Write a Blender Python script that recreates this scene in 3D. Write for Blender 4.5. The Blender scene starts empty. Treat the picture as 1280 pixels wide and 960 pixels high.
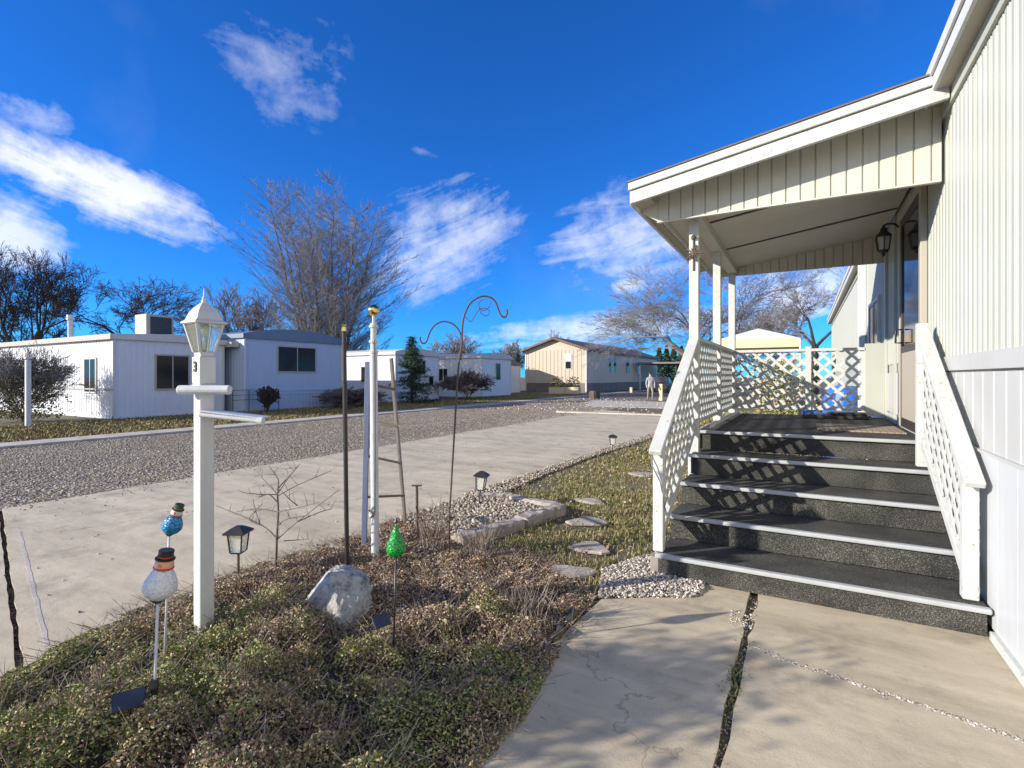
import bpy, math, random
import numpy as np
from mathutils import Vector, Matrix, noise as mnoise
random.seed(7); RNG = np.random.default_rng(7)
C = bpy.context.scene.collection
R = math.radians
H = 1.5; FPX = 645.0; YAW = R(29.5); S_, C_ = math.sin(YAW), math.cos(YAW)
SUN_EL = R(19)

# ---------- placement helpers (surveyed distances from the viewpoint) ----------
def W(px, py, t):
    u = (px-640)/FPX
    return Vector((t*(-S_+u*C_), t*(C_+u*S_), H+(471-py)/FPX*t))
def G(px, py, z=0.0):
    t = (H-z)*FPX/(py-471)
    p = W(px, py, t); return Vector((p.x, p.y, z)), t

# ---------- tagging / objects ----------
def off(o):
    v = Vector((0,0,0))
    while o is not None:
        v += o.location; o = o.parent
    return v
def tag(o, label=None, cat=None, group=None, kind=None):
    if label: o['label'] = label
    if cat: o['category'] = cat
    if group: o['group'] = group
    if kind: o['kind'] = kind
    return o
def thing(name, label, cat, loc=(0,0,0), group=None):
    o = bpy.data.objects.new(name, None); C.objects.link(o)
    o.location = loc; o.empty_display_size = .1
    return tag(o, label, cat, group)
def copy_tree(o, parent=None):
    c = o.copy(); C.objects.link(c)
    if parent: c.parent = parent
    for ch in [x for x in bpy.data.objects if x.parent == o]:
        copy_tree(ch, c)
    return c

class MB:
    def __init__(s): s.v = []; s.f = []
    def add(s, vs, fs):
        n = len(s.v); s.v += [tuple(v) for v in vs]; s.f += [tuple(i+n for i in f) for f in fs]; return s
    def box(s, x0, x1, y0, y1, z0, z1):
        vs = [(x,y,z) for z in (z0,z1) for y in (y0,y1) for x in (x0,x1)]
        return s.add(vs, [(0,2,3,1),(4,5,7,6),(0,1,5,4),(1,3,7,5),(3,2,6,7),(2,0,4,6)])
    def beam(s, a, b, w, h, up=(0,0,1)):
        a, b = Vector(a), Vector(b); d = (b-a).normalized(); up = Vector(up)
        sd = d.cross(up)
        if sd.length < 1e-4: sd = d.cross(Vector((0,1,0)))
        sd.normalize(); u = sd.cross(d).normalized()
        vs = []
        for p in (a, b):
            for i, j in ((-1,-1),(1,-1),(1,1),(-1,1)):
                vs.append(p + sd*(i*w/2) + u*(j*h/2))
        return s.add(vs, [(3,2,1,0),(4,5,6,7),(0,1,5,4),(1,2,6,5),(2,3,7,6),(3,0,4,7)])
    def cyl(s, a, b, r0, r1=None, n=12):
        r1 = r0 if r1 is None else r1
        a, b = Vector(a), Vector(b); d = (b-a).normalized()
        x = d.cross(Vector((0,0,1)))
        if x.length < 1e-3: x = Vector((1,0,0))
        x.normalize(); y = d.cross(x)
        vs = []
        for p, r in ((a,r0),(b,r1)):
            for k in range(n):
                t = 2*math.pi*k/n; vs.append(p + x*(r*math.cos(t)) + y*(r*math.sin(t)))
        fs = [(k,(k+1)%n,n+(k+1)%n,n+k) for k in range(n)] + [tuple(range(n-1,-1,-1)), tuple(range(n,2*n))]
        return s.add(vs, fs)
    def tube(s, pts, r, n=8, r1=None):
        pts = [Vector(p) for p in pts]; m = len(pts); vs = []; ref = None
        for i, p in enumerate(pts):
            d = (pts[min(i+1,m-1)]-pts[max(i-1,0)]).normalized()
            if ref is None:
                ref = d.cross(Vector((0,0,1)))
                if ref.length < 1e-3: ref = Vector((1,0,0))
            x = (ref - d*ref.dot(d)).normalized(); ref = x; y = d.cross(x)
            rr = r if r1 is None else r+(r1-r)*i/(m-1)
            for k in range(n):
                t = 2*math.pi*k/n; vs.append(p + x*(rr*math.cos(t)) + y*(rr*math.sin(t)))
        fs = [(i*n+k, i*n+(k+1)%n, (i+1)*n+(k+1)%n, (i+1)*n+k) for i in range(m-1) for k in range(n)]
        fs += [tuple(range(n-1,-1,-1)), tuple(range((m-1)*n, m*n))]
        return s.add(vs, fs)
    def lathe(s, prof, c=(0,0,0), n=20, mat=None, sq=None):
        c = Vector(c); vs = []; m = len(prof)
        for r, z in prof:
            for k in range(n):
                t = 2*math.pi*(k+.5)/n
                rr = r/ math.cos(math.pi/n) if sq else r
                p = Vector((rr*math.cos(t), rr*math.sin(t), z))
                if mat: p = mat @ p
                vs.append(c+p)
        fs = [(i*n+k, i*n+(k+1)%n, (i+1)*n+(k+1)%n, (i+1)*n+k) for i in range(m-1) for k in range(n)]
        fs += [tuple(range(n-1,-1,-1)), tuple(range((m-1)*n, m*n))]
        return s.add(vs, fs)
    def prism(s, pts, z0, z1):
        n = len(pts); a = sum(pts[i][0]*pts[(i+1)%n][1]-pts[(i+1)%n][0]*pts[i][1] for i in range(n))
        if a < 0: pts = pts[::-1]
        vs = [(x,y,z0) for x,y in pts] + [(x,y,z1) for x,y in pts]
        return s.add(vs, [tuple(range(n-1,-1,-1)), tuple(range(n,2*n))] + [(i,(i+1)%n,n+(i+1)%n,n+i) for i in range(n)])
    def build(s, name, m, parent=None, smooth=False, bevel=0, seg=2):
        o3 = off(parent) if parent else Vector((0,0,0))
        me = bpy.data.meshes.new(name)
        me.from_pydata([(x-o3.x,y-o3.y,z-o3.z) for x,y,z in s.v], [], s.f)
        me.materials.append(m)
        if smooth: me.polygons.foreach_set('use_smooth', [True]*len(me.polygons))
        o = bpy.data.objects.new(name, me); C.objects.link(o)
        if parent: o.parent = parent
        if bevel:
            b = o.modifiers.new('bevel','BEVEL'); b.width = bevel; b.segments = seg; b.limit_method = 'ANGLE'; b.angle_limit = R(40)
        return o

def np_mesh(name, V, F, m, parent=None, smooth=False):
    """V (n,3), F (m,k) arrays -> one mesh object"""
    o3 = off(parent) if parent else Vector((0,0,0))
    V = np.asarray(V, dtype=np.float32) - np.array(o3, dtype=np.float32)
    F = np.asarray(F, dtype=np.int32); k = F.shape[1]
    me = bpy.data.meshes.new(name)
    me.vertices.add(len(V)); me.vertices.foreach_set('co', V.ravel())
    me.loops.add(F.size); me.loops.foreach_set('vertex_index', F.ravel())
    me.polygons.add(len(F)); me.polygons.foreach_set('loop_start', np.arange(0, F.size, k, dtype=np.int32))
    me.polygons.foreach_set('loop_total', np.full(len(F), k, dtype=np.int32))
    if smooth: me.polygons.foreach_set('use_smooth', np.ones(len(F), dtype=bool))
    me.update(calc_edges=True); me.materials.append(m)
    o = bpy.data.objects.new(name, me); C.objects.link(o)
    if parent: o.parent = parent
    return o

def seg_arrays(P0, P1, R0, R1, n):
    P0, P1 = np.array(P0, float), np.array(P1, float); R0, R1 = np.array(R0), np.array(R1)
    d = P1-P0; L = np.linalg.norm(d, axis=1, keepdims=True); d = d/np.maximum(L,1e-6)
    a = np.where(np.abs(d[:,2:3])>.9, np.array([[1.,0,0]]), np.array([[0,0,1.]]))
    x = np.cross(d, a); x /= np.linalg.norm(x, axis=1, keepdims=True); y = np.cross(d, x)
    N = len(P0); V = np.zeros((N,2,n,3))
    for k in range(n):
        t = 2*math.pi*k/n; o = x*math.cos(t)+y*math.sin(t)
        V[:,0,k] = P0+o*R0[:,None]; V[:,1,k] = P1+o*R1[:,None]
    base = (np.arange(N)*2*n)[:,None]
    F = np.concatenate([base+np.array([[k,(k+1)%n,n+(k+1)%n,n+k]]) for k in range(n)], axis=0)
    return V.reshape(-1,3), F

def vnoise(x, y, s, seed=0):
    x = x*s+seed*17.3; y = y*s+seed*9.1
    xi = np.floor(x).astype(np.int64); yi = np.floor(y).astype(np.int64); fx = x-xi; fy = y-yi
    fx = fx*fx*(3-2*fx); fy = fy*fy*(3-2*fy)
    def h(a,b):
        n = (a*374761393 + b*668265263 + seed*1274126177) & 0x7fffffff
        n = ((n ^ (n>>13))*1274126177) & 0x7fffffff
        return ((n ^ (n>>16)) & 0xffff)/65535.0
    return (h(xi,yi)*(1-fx)+h(xi+1,yi)*fx)*(1-fy)+(h(xi,yi+1)*(1-fx)+h(xi+1,yi+1)*fx)*fy

# ---------- materials ----------
class NT:
    def __init__(s, name):
        s.m = bpy.data.materials.new(name); s.m.use_nodes = True; s.t = s.m.node_tree; s.N = s.t.nodes; s.L = s.t.links
        s.b = s.N['Principled BSDF']; s.tc = s.N.new('ShaderNodeTexCoord')
    def n(s, typ, **kw):
        o = s.N.new('ShaderNode'+typ)
        for k, v in kw.items():
            if k in o.inputs: o.inputs[k].default_value = v
            else: setattr(o, k, v)
        return o
    def l(s, a, b): s.L.new(a, b)
    def noise(s, scale, detail=4, rough=.55, vec=None):
        o = s.n('TexNoise'); o.inputs['Scale'].default_value = scale; o.inputs['Detail'].default_value = detail
        o.inputs['Roughness'].default_value = rough; s.l(vec or s.tc.outputs['Object'], o.inputs['Vector']); return o.outputs['Fac']
    def ramp(s, fac, stops, interp='LINEAR'):
        o = s.N.new('ShaderNodeValToRGB'); e = o.color_ramp.elements; o.color_ramp.interpolation = interp
        while len(e) < len(stops): e.new(.5)
        for k, (p, c) in enumerate(stops):
            e[k].position = p; e[k].color = (*c, 1) if len(c) == 3 else c
        s.l(fac, o.inputs['Fac']); return o.outputs['Color']
    def mix(s, fac, a, b, mode='MIX'):
        o = s.N.new('ShaderNodeMix'); o.data_type = 'RGBA'; o.blend_type = mode
        for sock, v in ((o.inputs[0], fac), (o.inputs[6], a), (o.inputs[7], b)):
            if hasattr(v, 'is_linked'): s.l(v, sock)
            else: sock.default_value = v if not isinstance(v, tuple) else (*v, 1)
        return o.outputs[2]
    def math(s, op, a, b=0.0, clamp=False):
        o = s.N.new('ShaderNodeMath'); o.operation = op; o.use_clamp = clamp
        for sock, v in ((o.inputs[0], a), (o.inputs[1], b)):
            if hasattr(v, 'is_linked'): s.l(v, sock)
            else: sock.default_value = v
        return o.outputs[0]
    def bump(s, h, strength=.3, dist=.01, normal=None):
        o = s.n('Bump'); o.inputs['Strength'].default_value = strength; o.inputs['Distance'].default_value = dist
        s.l(h, o.inputs['Height'])
        if normal: s.l(normal, o.inputs['Normal'])
        return o.outputs['Normal']
    def out(s, col=None, rough=.7, metal=0, normal=None, spec=None):
        if col is not None:
            if hasattr(col, 'is_linked'): s.l(col, s.b.inputs['Base Color'])
            else: s.b.inputs['Base Color'].default_value = (*col, 1)
        if hasattr(rough, 'is_linked'): s.l(rough, s.b.inputs['Roughness'])
        else: s.b.inputs['Roughness'].default_value = rough
        s.b.inputs['Metallic'].default_value = metal
        if spec is not None: s.b.inputs['Specular IOR Level'].default_value = spec
        if normal is not None: s.l(normal, s.b.inputs['Normal'])
        return s.m

def sc(c, k): return tuple(min(1, x*k) for x in c)
def paint(name, c, rough=.5, dirt=.25, scale=3, dirtc=(.35,.32,.27), bump=.08, chips=None, bscale=60):
    t = NT(name)
    a = t.noise(scale, 6); col = t.mix(t.ramp(a, [(.35,(0,0,0)),(.75,(1,1,1))]), c, tuple(x*(1-dirt)+d*dirt for x, d in zip(c, dirtc)))
    col = t.mix(t.math('MULTIPLY', t.noise(scale*9, 3), .25), col, sc(c, .8))
    mp = t.n('Mapping'); mp.inputs['Scale'].default_value = (9,9,.7); t.l(t.tc.outputs['Object'], mp.inputs['Vector'])
    st = t.ramp(t.noise(1.6, 5, .6, mp.outputs['Vector']), [(.52,(0,0,0)),(.75,(1,1,1))]); col = t.mix(t.math('MULTIPLY', st, .22), col, dirtc)
    if chips:
        k = t.ramp(t.noise(scale*4, 7, .75), [(.60,(0,0,0)),(.64,(1,1,1))]); col = t.mix(k, col, chips)
    return t.out(col, rough, normal=t.bump(t.noise(bscale, 3), bump, .004))

M = {}
M['siding'] = paint('painted_siding', (.44,.455,.395), .45, .25, 1.2)
M['siding_low'] = paint('pale_siding', (.50,.505,.49), .45, .25, 1.5)
M['skirt'] = paint('skirting_paint', (.54,.56,.57), .45, .2, 1.5)
M['white'] = paint('white_paint', (.62,.62,.60), .45, .2, 5)
M['oldwhite'] = paint('weathered_white_paint', (.56,.565,.53), .6, .3, 6, chips=(.30,.25,.18))
M['cream'] = paint('cream_valance', (.58,.555,.465), .5, .2, 4)
M['ceiling'] = paint('porch_ceiling', (.62,.57,.47), .6, .25, 1.6)
M['dark'] = paint('dark_bronze', (.03,.027,.025), .4, .2, 8, (.1,.09,.08))
M['black'] = paint('black_iron', (.018,.018,.02), .45, .3, 12, (.12,.07,.04))
M['rust'] = paint('rusty_steel', (.07,.055,.045), .7, .5, 15, (.16,.07,.03))
M['groove'] = paint('dark_joint', (.05,.045,.04), .8)
M['trim'] = paint('tan_trim', (.42,.38,.31), .5, .2, 4)
M['hwhite'] = paint('white_house_siding', (.69,.71,.74), .5, .15, .8)
M['hblue'] = paint('pale_blue_siding', (.40,.50,.66), .5, .12, .8)
M['hbeige'] = paint('beige_siding', (.50,.43,.33), .5, .15, .8)
M['roofblue'] = paint('blue_roof_metal', (.11,.17,.27), .45, .2, 1)
M['roofgrey'] = paint('grey_roof', (.16,.15,.15), .8, .3, 1)
M['roofwhite'] = paint('white_roof_coating', (.62,.60,.55), .6, .3, .7)
M['roofbrown'] = paint('brown_roof_edge', (.12,.075,.05), .7, .3, 1)
M['skirtdark'] = paint('dark_skirting', (.15,.12,.10), .7, .3, 1)
M['gold'] = NT('gold_ball').out((.75,.55,.18), .18, 1)
M['metalwhite'] = paint('white_metal_tube', (.62,.64,.66), .35, .3, 12, (.2,.2,.2))
M['wood'] = paint('weathered_wood', (.22,.13,.07), .8, .5, 10, (.10,.07,.05))
M['woodgrey'] = paint('grey_wood', (.30,.27,.24), .8, .5, 10, (.12,.10,.08))
M['bluegrey'] = paint('blue_grey_paint', (.16,.20,.32), .6, .4, 10, (.1,.1,.1))
M['bark'] = paint('tree_bark', (.17,.135,.105), .9, .6, 2, (.07,.05,.04), .5, bscale=20)
M['twig'] = paint('pale_twigs', (.24,.23,.235), .9, .5, 1, (.10,.07,.06))
M['twigred'] = paint('reddish_twigs', (.19,.155,.14), .9, .5, 1, (.10,.06,.05))
M['barkdark'] = paint('dark_bark', (.075,.06,.055), .9, .5, 2, (.04,.03,.03))
M['canopy'] = paint('white_canopy_cloth', (.75,.74,.70), .7, .1, 1)
M['canopyval'] = paint('cream_canopy_cloth', (.66,.55,.33), .7, .1, 1)
M['tarp'] = paint('blue_tarp', (.015,.12,.50), .35, .15, 5, (.3,.4,.5), .5, bscale=8)
M['red'] = paint('red_paint', (.45,.05,.03), .5, .2, 8)
M['soil'] = paint('dark_soil', (.06,.045,.032), .95, .5, 10, (.03,.025,.02), .6)
def glass(name, c, rough=.04):
    t = NT(name); return t.out(c, rough, 0, spec=.45)
def _ior(m, v): m.node_tree.nodes['Principled BSDF'].inputs['IOR'].default_value = v; return m
M['glass'] = glass('window_glass', (.02,.022,.025), .08); _ior(M['glass'], 1.3)
M['panel'] = glass('solar_cell', (.045,.055,.085), .25)
t = NT('frosted_pane'); t.b.inputs['Transmission Weight'].default_value = .55; t.b.inputs['IOR'].default_value = 1.2
M['frost'] = t.out((.85,.85,.78), .25)
def mk_glassbead(name, c, c2):
    t = NT(name); v = t.n('TexVoronoi'); v.inputs['Scale'].default_value = 90; t.l(t.tc.outputs['Object'], v.inputs['Vector'])
    col = t.mix(t.math('MULTIPLY', v.outputs['Distance'], 1.3, True), c, c2)
    return t.out(col, .28, normal=t.bump(v.outputs['Distance'], .6, .006))
M['beadwhite'] = mk_glassbead('crackled_white_glass', (.80,.81,.80), (.58,.60,.62))
M['beadblue'] = mk_glassbead('crackled_blue_glass', (.03,.38,.62), (.01,.10,.30))
M['beadgreen'] = mk_glassbead('crackled_green_glass', (.02,.50,.06), (.0,.16,.02))
M['peach'] = paint('peach_paint', (.80,.36,.22), .4, .1, 20)

def concrete(name, c, c2, crack=.5):
    t = NT(name)
    a = t.ramp(t.noise(.9, 8, .6), [(.3,(0,0,0)),(.7,(1,1,1))]); col = t.mix(a, c, c2)
    mp = t.n('Mapping'); mp.inputs['Scale'].default_value = (.5,2.6,1); mp.inputs['Rotation'].default_value = (0,0,.35); t.l(t.tc.outputs['Object'], mp.inputs['Vector'])
    s2 = t.ramp(t.noise(1.1, 9, .72, mp.outputs['Vector']), [(.36,(0,0,0)),(.5,(.5,.5,.5)),(.66,(1,1,1))]); col = t.mix(t.math('MULTIPLY', s2, .7), col, sc(c, 1.5))
    d = t.ramp(t.noise(2.3, 9, .7), [(.50,(0,0,0)),(.70,(1,1,1))]); col = t.mix(t.math('MULTIPLY', d, .55), col, sc(c2, .5))
    col = t.mix(t.math('MULTIPLY', t.noise(160, 2), .35), col, sc(c2, .6))
    spots = t.ramp(t.noise(38, 3, .5), [(.70,(0,0,0)),(.74,(1,1,1))]); col = t.mix(t.math('MULTIPLY', spots, .45), col, sc(c2, .4))
    w = t.n('TexVoronoi'); w.feature = 'DISTANCE_TO_EDGE'; w.inputs['Scale'].default_value = crack
    ds = t.n('VectorMath'); ds.operation = 'ADD'; nz = t.n('TexNoise'); nz.inputs['Scale'].default_value = 3; nz.inputs['Detail'].default_value = 6
    t.l(t.tc.outputs['Object'], nz.inputs['Vector']); t.l(nz.outputs['Color'], ds.inputs[0]); t.l(t.tc.outputs['Object'], ds.inputs[1]); t.l(ds.outputs[0], w.inputs['Vector'])
    k = t.ramp(w.outputs['Distance'], [(0,(1,1,1)),(.004,(0,0,0))]); col = t.mix(t.math('MULTIPLY', k, .45), col, (.08,.07,.055))
    nm = t.bump(t.noise(120, 5, .6), .35, .006); nm = t.bump(t.noise(6, 5), .3, .02, nm)
    return t.out(col, .9, normal=nm)
M['pad'] = concrete('driveway_concrete', (.56,.475,.335), (.42,.35,.24), .22)
M['walk'] = concrete('walkway_concrete', (.50,.425,.30), (.33,.275,.19), .35)
M['kerb'] = concrete('kerb_concrete', (.50,.45,.37), (.42,.38,.31), .3)
def gravelmat(name, scale, stops, dist=.02, strength=.9, big=None):
    t = NT(name); v = t.n('TexVoronoi'); v.inputs['Scale'].default_value = scale; v.inputs['Randomness'].default_value = 1
    t.l(t.tc.outputs['Object'], v.inputs['Vector'])
    sp = t.n('SeparateColor'); t.l(v.outputs['Color'], sp.inputs[0])
    col = t.ramp(sp.outputs[0], stops)
    v2 = t.n('TexVoronoi'); v2.inputs['Scale'].default_value = scale*2.3; t.l(t.tc.outputs['Object'], v2.inputs['Vector'])
    dk = t.ramp(v.outputs['Distance'], [(.35,(1,1,1)),(.7,(.5,.5,.5))]); col = t.mix(1.0, col, dk, 'MULTIPLY')
    b = t.ramp(t.noise(.8, 6, .6), [(.3,(.78,.74,.70)),(.75,(1.12,1.08,1.0))]); col = t.mix(1.0, col, b, 'MULTIPLY')
    mp = t.n('Mapping'); mp.inputs['Scale'].default_value = (1.4,.08,1); t.l(t.tc.outputs['Object'], mp.inputs['Vector'])
    tr = t.ramp(t.noise(1.3, 3, .5, mp.outputs['Vector']), [(.35,(.82,.8,.78)),(.65,(1.12,1.1,1.06))]); col = t.mix(1.0, col, tr, 'MULTIPLY')
    h = t.math('SUBTRACT', 1.0, v.outputs['Distance']); nm = t.bump(h, strength, dist); nm = t.bump(t.math('SUBTRACT', 1.0, v2.outputs['Distance']), .5, dist*.5, nm)
    return t.out(col, .95, normal=nm)
M['gravelroad'] = gravelmat('gravel_street', 24, [(0,(.17,.14,.10)),(.35,(.29,.24,.18)),(.7,(.40,.34,.26)),(1,(.56,.49,.40))], .03, .9)
t = NT('yard_soil')
col = t.ramp(t.noise(1.3, 8, .65), [(.3,(.13,.10,.06)),(.5,(.20,.165,.09)),(.7,(.13,.135,.05))])
col = t.mix(t.math('MULTIPLY', t.noise(45, 3), .6), col, (.07,.055,.035))
M['ground'] = t.out(col, .95, normal=t.bump(t.noise(30, 6, .7), .8, .03))
def islandmat(name, stops, tint=None, rough=.8, patch=None, trans=0):
    t = NT(name); g = t.n('NewGeometry'); rnd = g.outputs['Random Per Island']
    col = t.ramp(rnd, stops)
    if patch:
        sc_, stops2 = patch
        col2 = t.ramp(rnd, stops2); k = t.ramp(t.noise(sc_, 5, .6), [(.47,(0,0,0)),(.62,(1,1,1))]); col = t.mix(k, col, col2)
    if trans: t.b.inputs['Subsurface Weight'].default_value = 0
    return t.out(col, rough, spec=.25)
M['pebble'] = islandmat('mixed_pebbles', [(0,(.16,.13,.11)),(.35,(.32,.27,.22)),(.7,(.50,.45,.38)),(1,(.72,.68,.62))])
M['pebblebrown'] = islandmat('brown_pebbles', [(0,(.16,.125,.095)),(.4,(.30,.25,.19)),(.75,(.43,.365,.285)),(1,(.60,.54,.45))])
M['cover'] = islandmat('ground_cover_leaves', [(0,(0.095,0.135,0.034)),(.35,(0.203,0.257,0.068)),(.6,(0.351,0.405,0.135)),(.78,(0.486,0.459,0.230)),(.9,(0.486,0.338,0.216)),(1,(0.351,0.176,0.108))],
    patch=(2.6, [(0,(0.135,0.101,0.068)),(.3,(0.324,0.230,0.149)),(.55,(0.405,0.270,0.176)),(.75,(0.270,0.284,0.108)),(.9,(0.594,0.472,0.338)),(1,(0.540,0.297,0.162))]), trans=1)
M['coverred'] = islandmat('russet_leaves', [(0,(0.138,0.081,0.062)),(.3,(0.300,0.175,0.125)),(.5,(0.413,0.275,0.188)),(.68,(0.213,0.213,0.075)),(.85,(0.600,0.488,0.362)),(.95,(0.688,0.600,0.500)),(1,(0.625,0.312,0.125))])
M['litter'] = islandmat('dry_leaf_litter', [(0,(0.176,0.110,0.077)),(.4,(0.330,0.220,0.143)),(.7,(0.462,0.341,0.231)),(.9,(0.605,0.506,0.396)),(1,(0.638,0.374,0.132))])
M['grassleaf'] = islandmat('winter_grass', [(0,(.10,.115,.03)),(.35,(.19,.20,.055)),(.6,(.31,.28,.11)),(.85,(.42,.35,.18)),(1,(.50,.43,.26))],
    patch=(1.6, [(0,(.18,.13,.06)),(.4,(.32,.25,.12)),(.8,(.44,.36,.20)),(1,(.20,.22,.06))]))
M['dryg'] = islandmat('dry_verge_grass', [(0,(.16,.11,.05)),(.4,(.30,.22,.10)),(.7,(.26,.25,.08)),(1,(.46,.37,.20))])
M['covertwig'] = islandmat('fine_twigs', [(0,(.13,.09,.07)),(.5,(.27,.21,.165)),(1,(.48,.42,.35))])
M['spruce'] = islandmat('spruce_needles', [(0,(.02,.042,.022)),(.5,(.045,.085,.045)),(1,(.10,.145,.085))])
M['shrubleaf'] = islandmat('dull_shrub_leaves', [(0,(.06,.06,.03)),(.5,(.14,.13,.06)),(1,(.26,.20,.11))])
# stone
t = NT('pale_boulder')
v = t.noise(14, 10, .8); col = t.ramp(v, [(.34,(.13,.13,.15)),(.43,(.38,.39,.42)),(.50,(.70,.70,.68)),(.62,(.84,.82,.77))])
col = t.mix(t.ramp(t.noise(2.5,4), [(.5,(0,0,0)),(.7,(.5,.5,.5))]), col, (.48,.40,.28))
M['boulder'] = t.out(col, .85, normal=t.bump(t.noise(16, 10, .8), 1.0, .06))
t = NT('flagstone'); col = t.ramp(t.noise(7, 8, .65), [(.3,(.24,.20,.17)),(.55,(.40,.35,.29)),(.8,(.52,.48,.42))])
M['flag'] = t.out(col, .9, normal=t.bump(t.noise(30, 7, .7), .6, .015))
# carpet
t = NT('outdoor_carpet'); v = t.n('TexNoise'); v.inputs['Scale'].default_value = 190; v.inputs['Detail'].default_value = 3; t.l(t.tc.outputs['Object'], v.inputs['Vector'])
col = t.ramp(v.outputs['Fac'], [(.38,(.02,.02,.018)),(.54,(.055,.054,.05)),(.70,(.22,.215,.195))])
st = t.ramp(t.noise(3.2, 5), [(.35,(.5,.5,.48)),(.7,(1.35,1.3,1.2))]); col = t.mix(1.0, col, st, 'MULTIPLY')
M['carpet'] = t.out(col, .95, normal=t.bump(v.outputs['Fac'], .8, .006))
M['nosing'] = paint('pale_aluminium_nosing', (.40,.41,.41), .5, .4, 7, (.25,.24,.22))
t = NT('doormat_weave'); w = t.n('TexWave'); w.inputs['Scale'].default_value = 6; w.inputs['Distortion'].default_value = 3; t.l(t.tc.outputs['Object'], w.inputs['Vector'])
M['mat'] = t.out(t.ramp(w.outputs['Fac'], [(.2,(.30,.24,.16)),(.5,(.42,.33,.27)),(.8,(.22,.17,.12))]), .95)

# ---------- setting ----------
def sheet(name, pts, z0, z1, m, kind='structure'):
    b = MB(); b.prism(pts, z0, z1); o = b.build(name, m); o['kind'] = kind; return o
def jag(a, b, n, amp, seed):
    r = random.Random(seed); a, b = Vector(a), Vector(b); d = (b-a); nrm = Vector((-d.y, d.x)).normalized(); out = []
    for i in range(n+1):
        p = a+d*(i/n)
        if 0 < i < n: p = p + nrm*r.uniform(-amp, amp)
        out.append((p.x, p.y))
    return out
g = MB(); g.add([(-600,-400,0),(600,-400,0),(600,900,0),(-600,900,0)], [(0,1,2,3)]); tag(g.build('ground', M['ground']), kind='structure')
sheet('street', [(-14.5,-60),(-7.85,-60),(-7.85,0)]+jag((-7.85,0),(-7.75,22),40,.06,1)+[(-8.2,70),(-14.5,70)]+jag((-14.5,40),(-14.5,0),40,.06,2), -.2, .006, M['gravelroad'])
sheet('gutter_strip', [(-15.35,-60),(-14.52,-60),(-14.52,70),(-15.35,70)], -.2, .05, M['kerb'])
# concrete driveway pad, two slabs with an open joint between them
j0, j1 = Vector((-7.8,2.19)), Vector((-3.4,1.02)); jd = Vector((.012,.028))
e1 = jag((-7.8,22.0),(-7.8,2.25),30,.04,3)
joint_a = jag((-7.8,2.212),(-3.3,1.022),30,.006,5); joint_b = jag((-3.3,.992),(-7.8,2.180),30,.006,6)
sheet('driveway', e1+joint_a+[(-3.62,6),(-3.55,10),(-3.35,13.2),(-3.3,19.2)], -.2, .028, M['pad'])
sheet('driveway', joint_b+[(-7.8,-8),(-4.6,-8),(-4.6,-.3),(-3.32,-.1)], -.2, .028, M['pad'])
sheet('pale_line', jag((-6.5,1.98),(-3.6,1.215),26,.004,31)+jag((-3.6,1.19),(-6.5,1.955),26,.004,32), .0, .0295, M['kerb'])
sheet('driveway_kerb', jag((-9.0,19.6),(-3.2,19.9),12,.03,4)+jag((-3.2,20.25),(-9.0,20.05),12,.03,9), -.1, .07, M['kerb'])
sheet('driveway', [(-9.6,24.6),(-3.2,24.9),(-3.2,31),(-11.8,31)], -.1, .02, M['kerb'])
# walkway slabs by the steps
gapx0, gapx1 = -.32, -.268
crk = [(-.25,3.10),(-.05,3.03),(.12,3.0),(.3,2.95),(.5,2.915),(.7,2.86),(.94,2.80)]
def rev(c, d): return [(x+.004*math.sin(40*x), y-d) for x, y in c][::-1]
sheet('walkway', [(-1.22,-3),(gapx0,-3)]+jag((gapx0+.02,.5),(gapx0,4.2),24,.012,21)+[(-.66,3.86),(-.74,3.60),(-.9,3.45),(-1.17,3.28),(-1.2,2.7),(-1.13,2.0),(-1.15,1.0)], -.2, .024, M['walk'])
sheet('walkway', jag((gapx1,3.11),(gapx1,4.2),10,.012,22)+[(.95,4.2),(.95,2.815)]+[(x, y+.012) for x,y in crk[::-1][1:]], -.2, .024, M['walk'])
sheet('walkway', jag((gapx1+.02,-3),(gapx1,3.08),30,.012,23)+[(x, y-.004+.004*math.sin(50*x)) for x,y in crk]+[(.95,-3)], -.2, .024, M['walk'])

# pebble scattering
ico_v = None
def ico():
    global ico_v
    p = (1+5**.5)/2
    v = np.array([(-1,p,0),(1,p,0),(-1,-p,0),(1,-p,0),(0,-1,p),(0,1,p),(0,-1,-p),(0,1,-p),(p,0,-1),(p,0,1),(-p,0,-1),(-p,0,1)], float)/1.902
    f = np.array([(0,11,5),(0,5,1),(0,1,7),(0,7,10),(0,10,11),(1,5,9),(5,11,4),(11,10,2),(10,7,6),(7,1,8),(3,9,4),(3,4,2),(3,2,6),(3,6,8),(3,8,9),(4,9,5),(2,4,11),(6,2,10),(8,6,7),(9,8,1)])
    return v, f
def inpoly(x, y, poly):
    ins = np.zeros(len(x), bool); n = len(poly)
    for i in range(n):
        x0,y0 = poly[i]; x1,y1 = poly[(i+1)%n]
        if y0 == y1: continue
        c = ((y0 > y) != (y1 > y)) & (x < (x1-x0)*(y-y0)/(y1-y0)+x0); ins ^= c
    return ins
def scatter(poly, n):
    P = np.array(poly); lo, hi = P.min(0), P.max(0); xs, ys = [], []; tot = 0
    while tot < n:
        x = RNG.uniform(lo[0],hi[0],n); y = RNG.uniform(lo[1],hi[1],n); k = inpoly(x,y,poly); xs.append(x[k]); ys.append(y[k]); tot += k.sum()
    return np.concatenate(xs)[:n], np.concatenate(ys)[:n]
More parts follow.
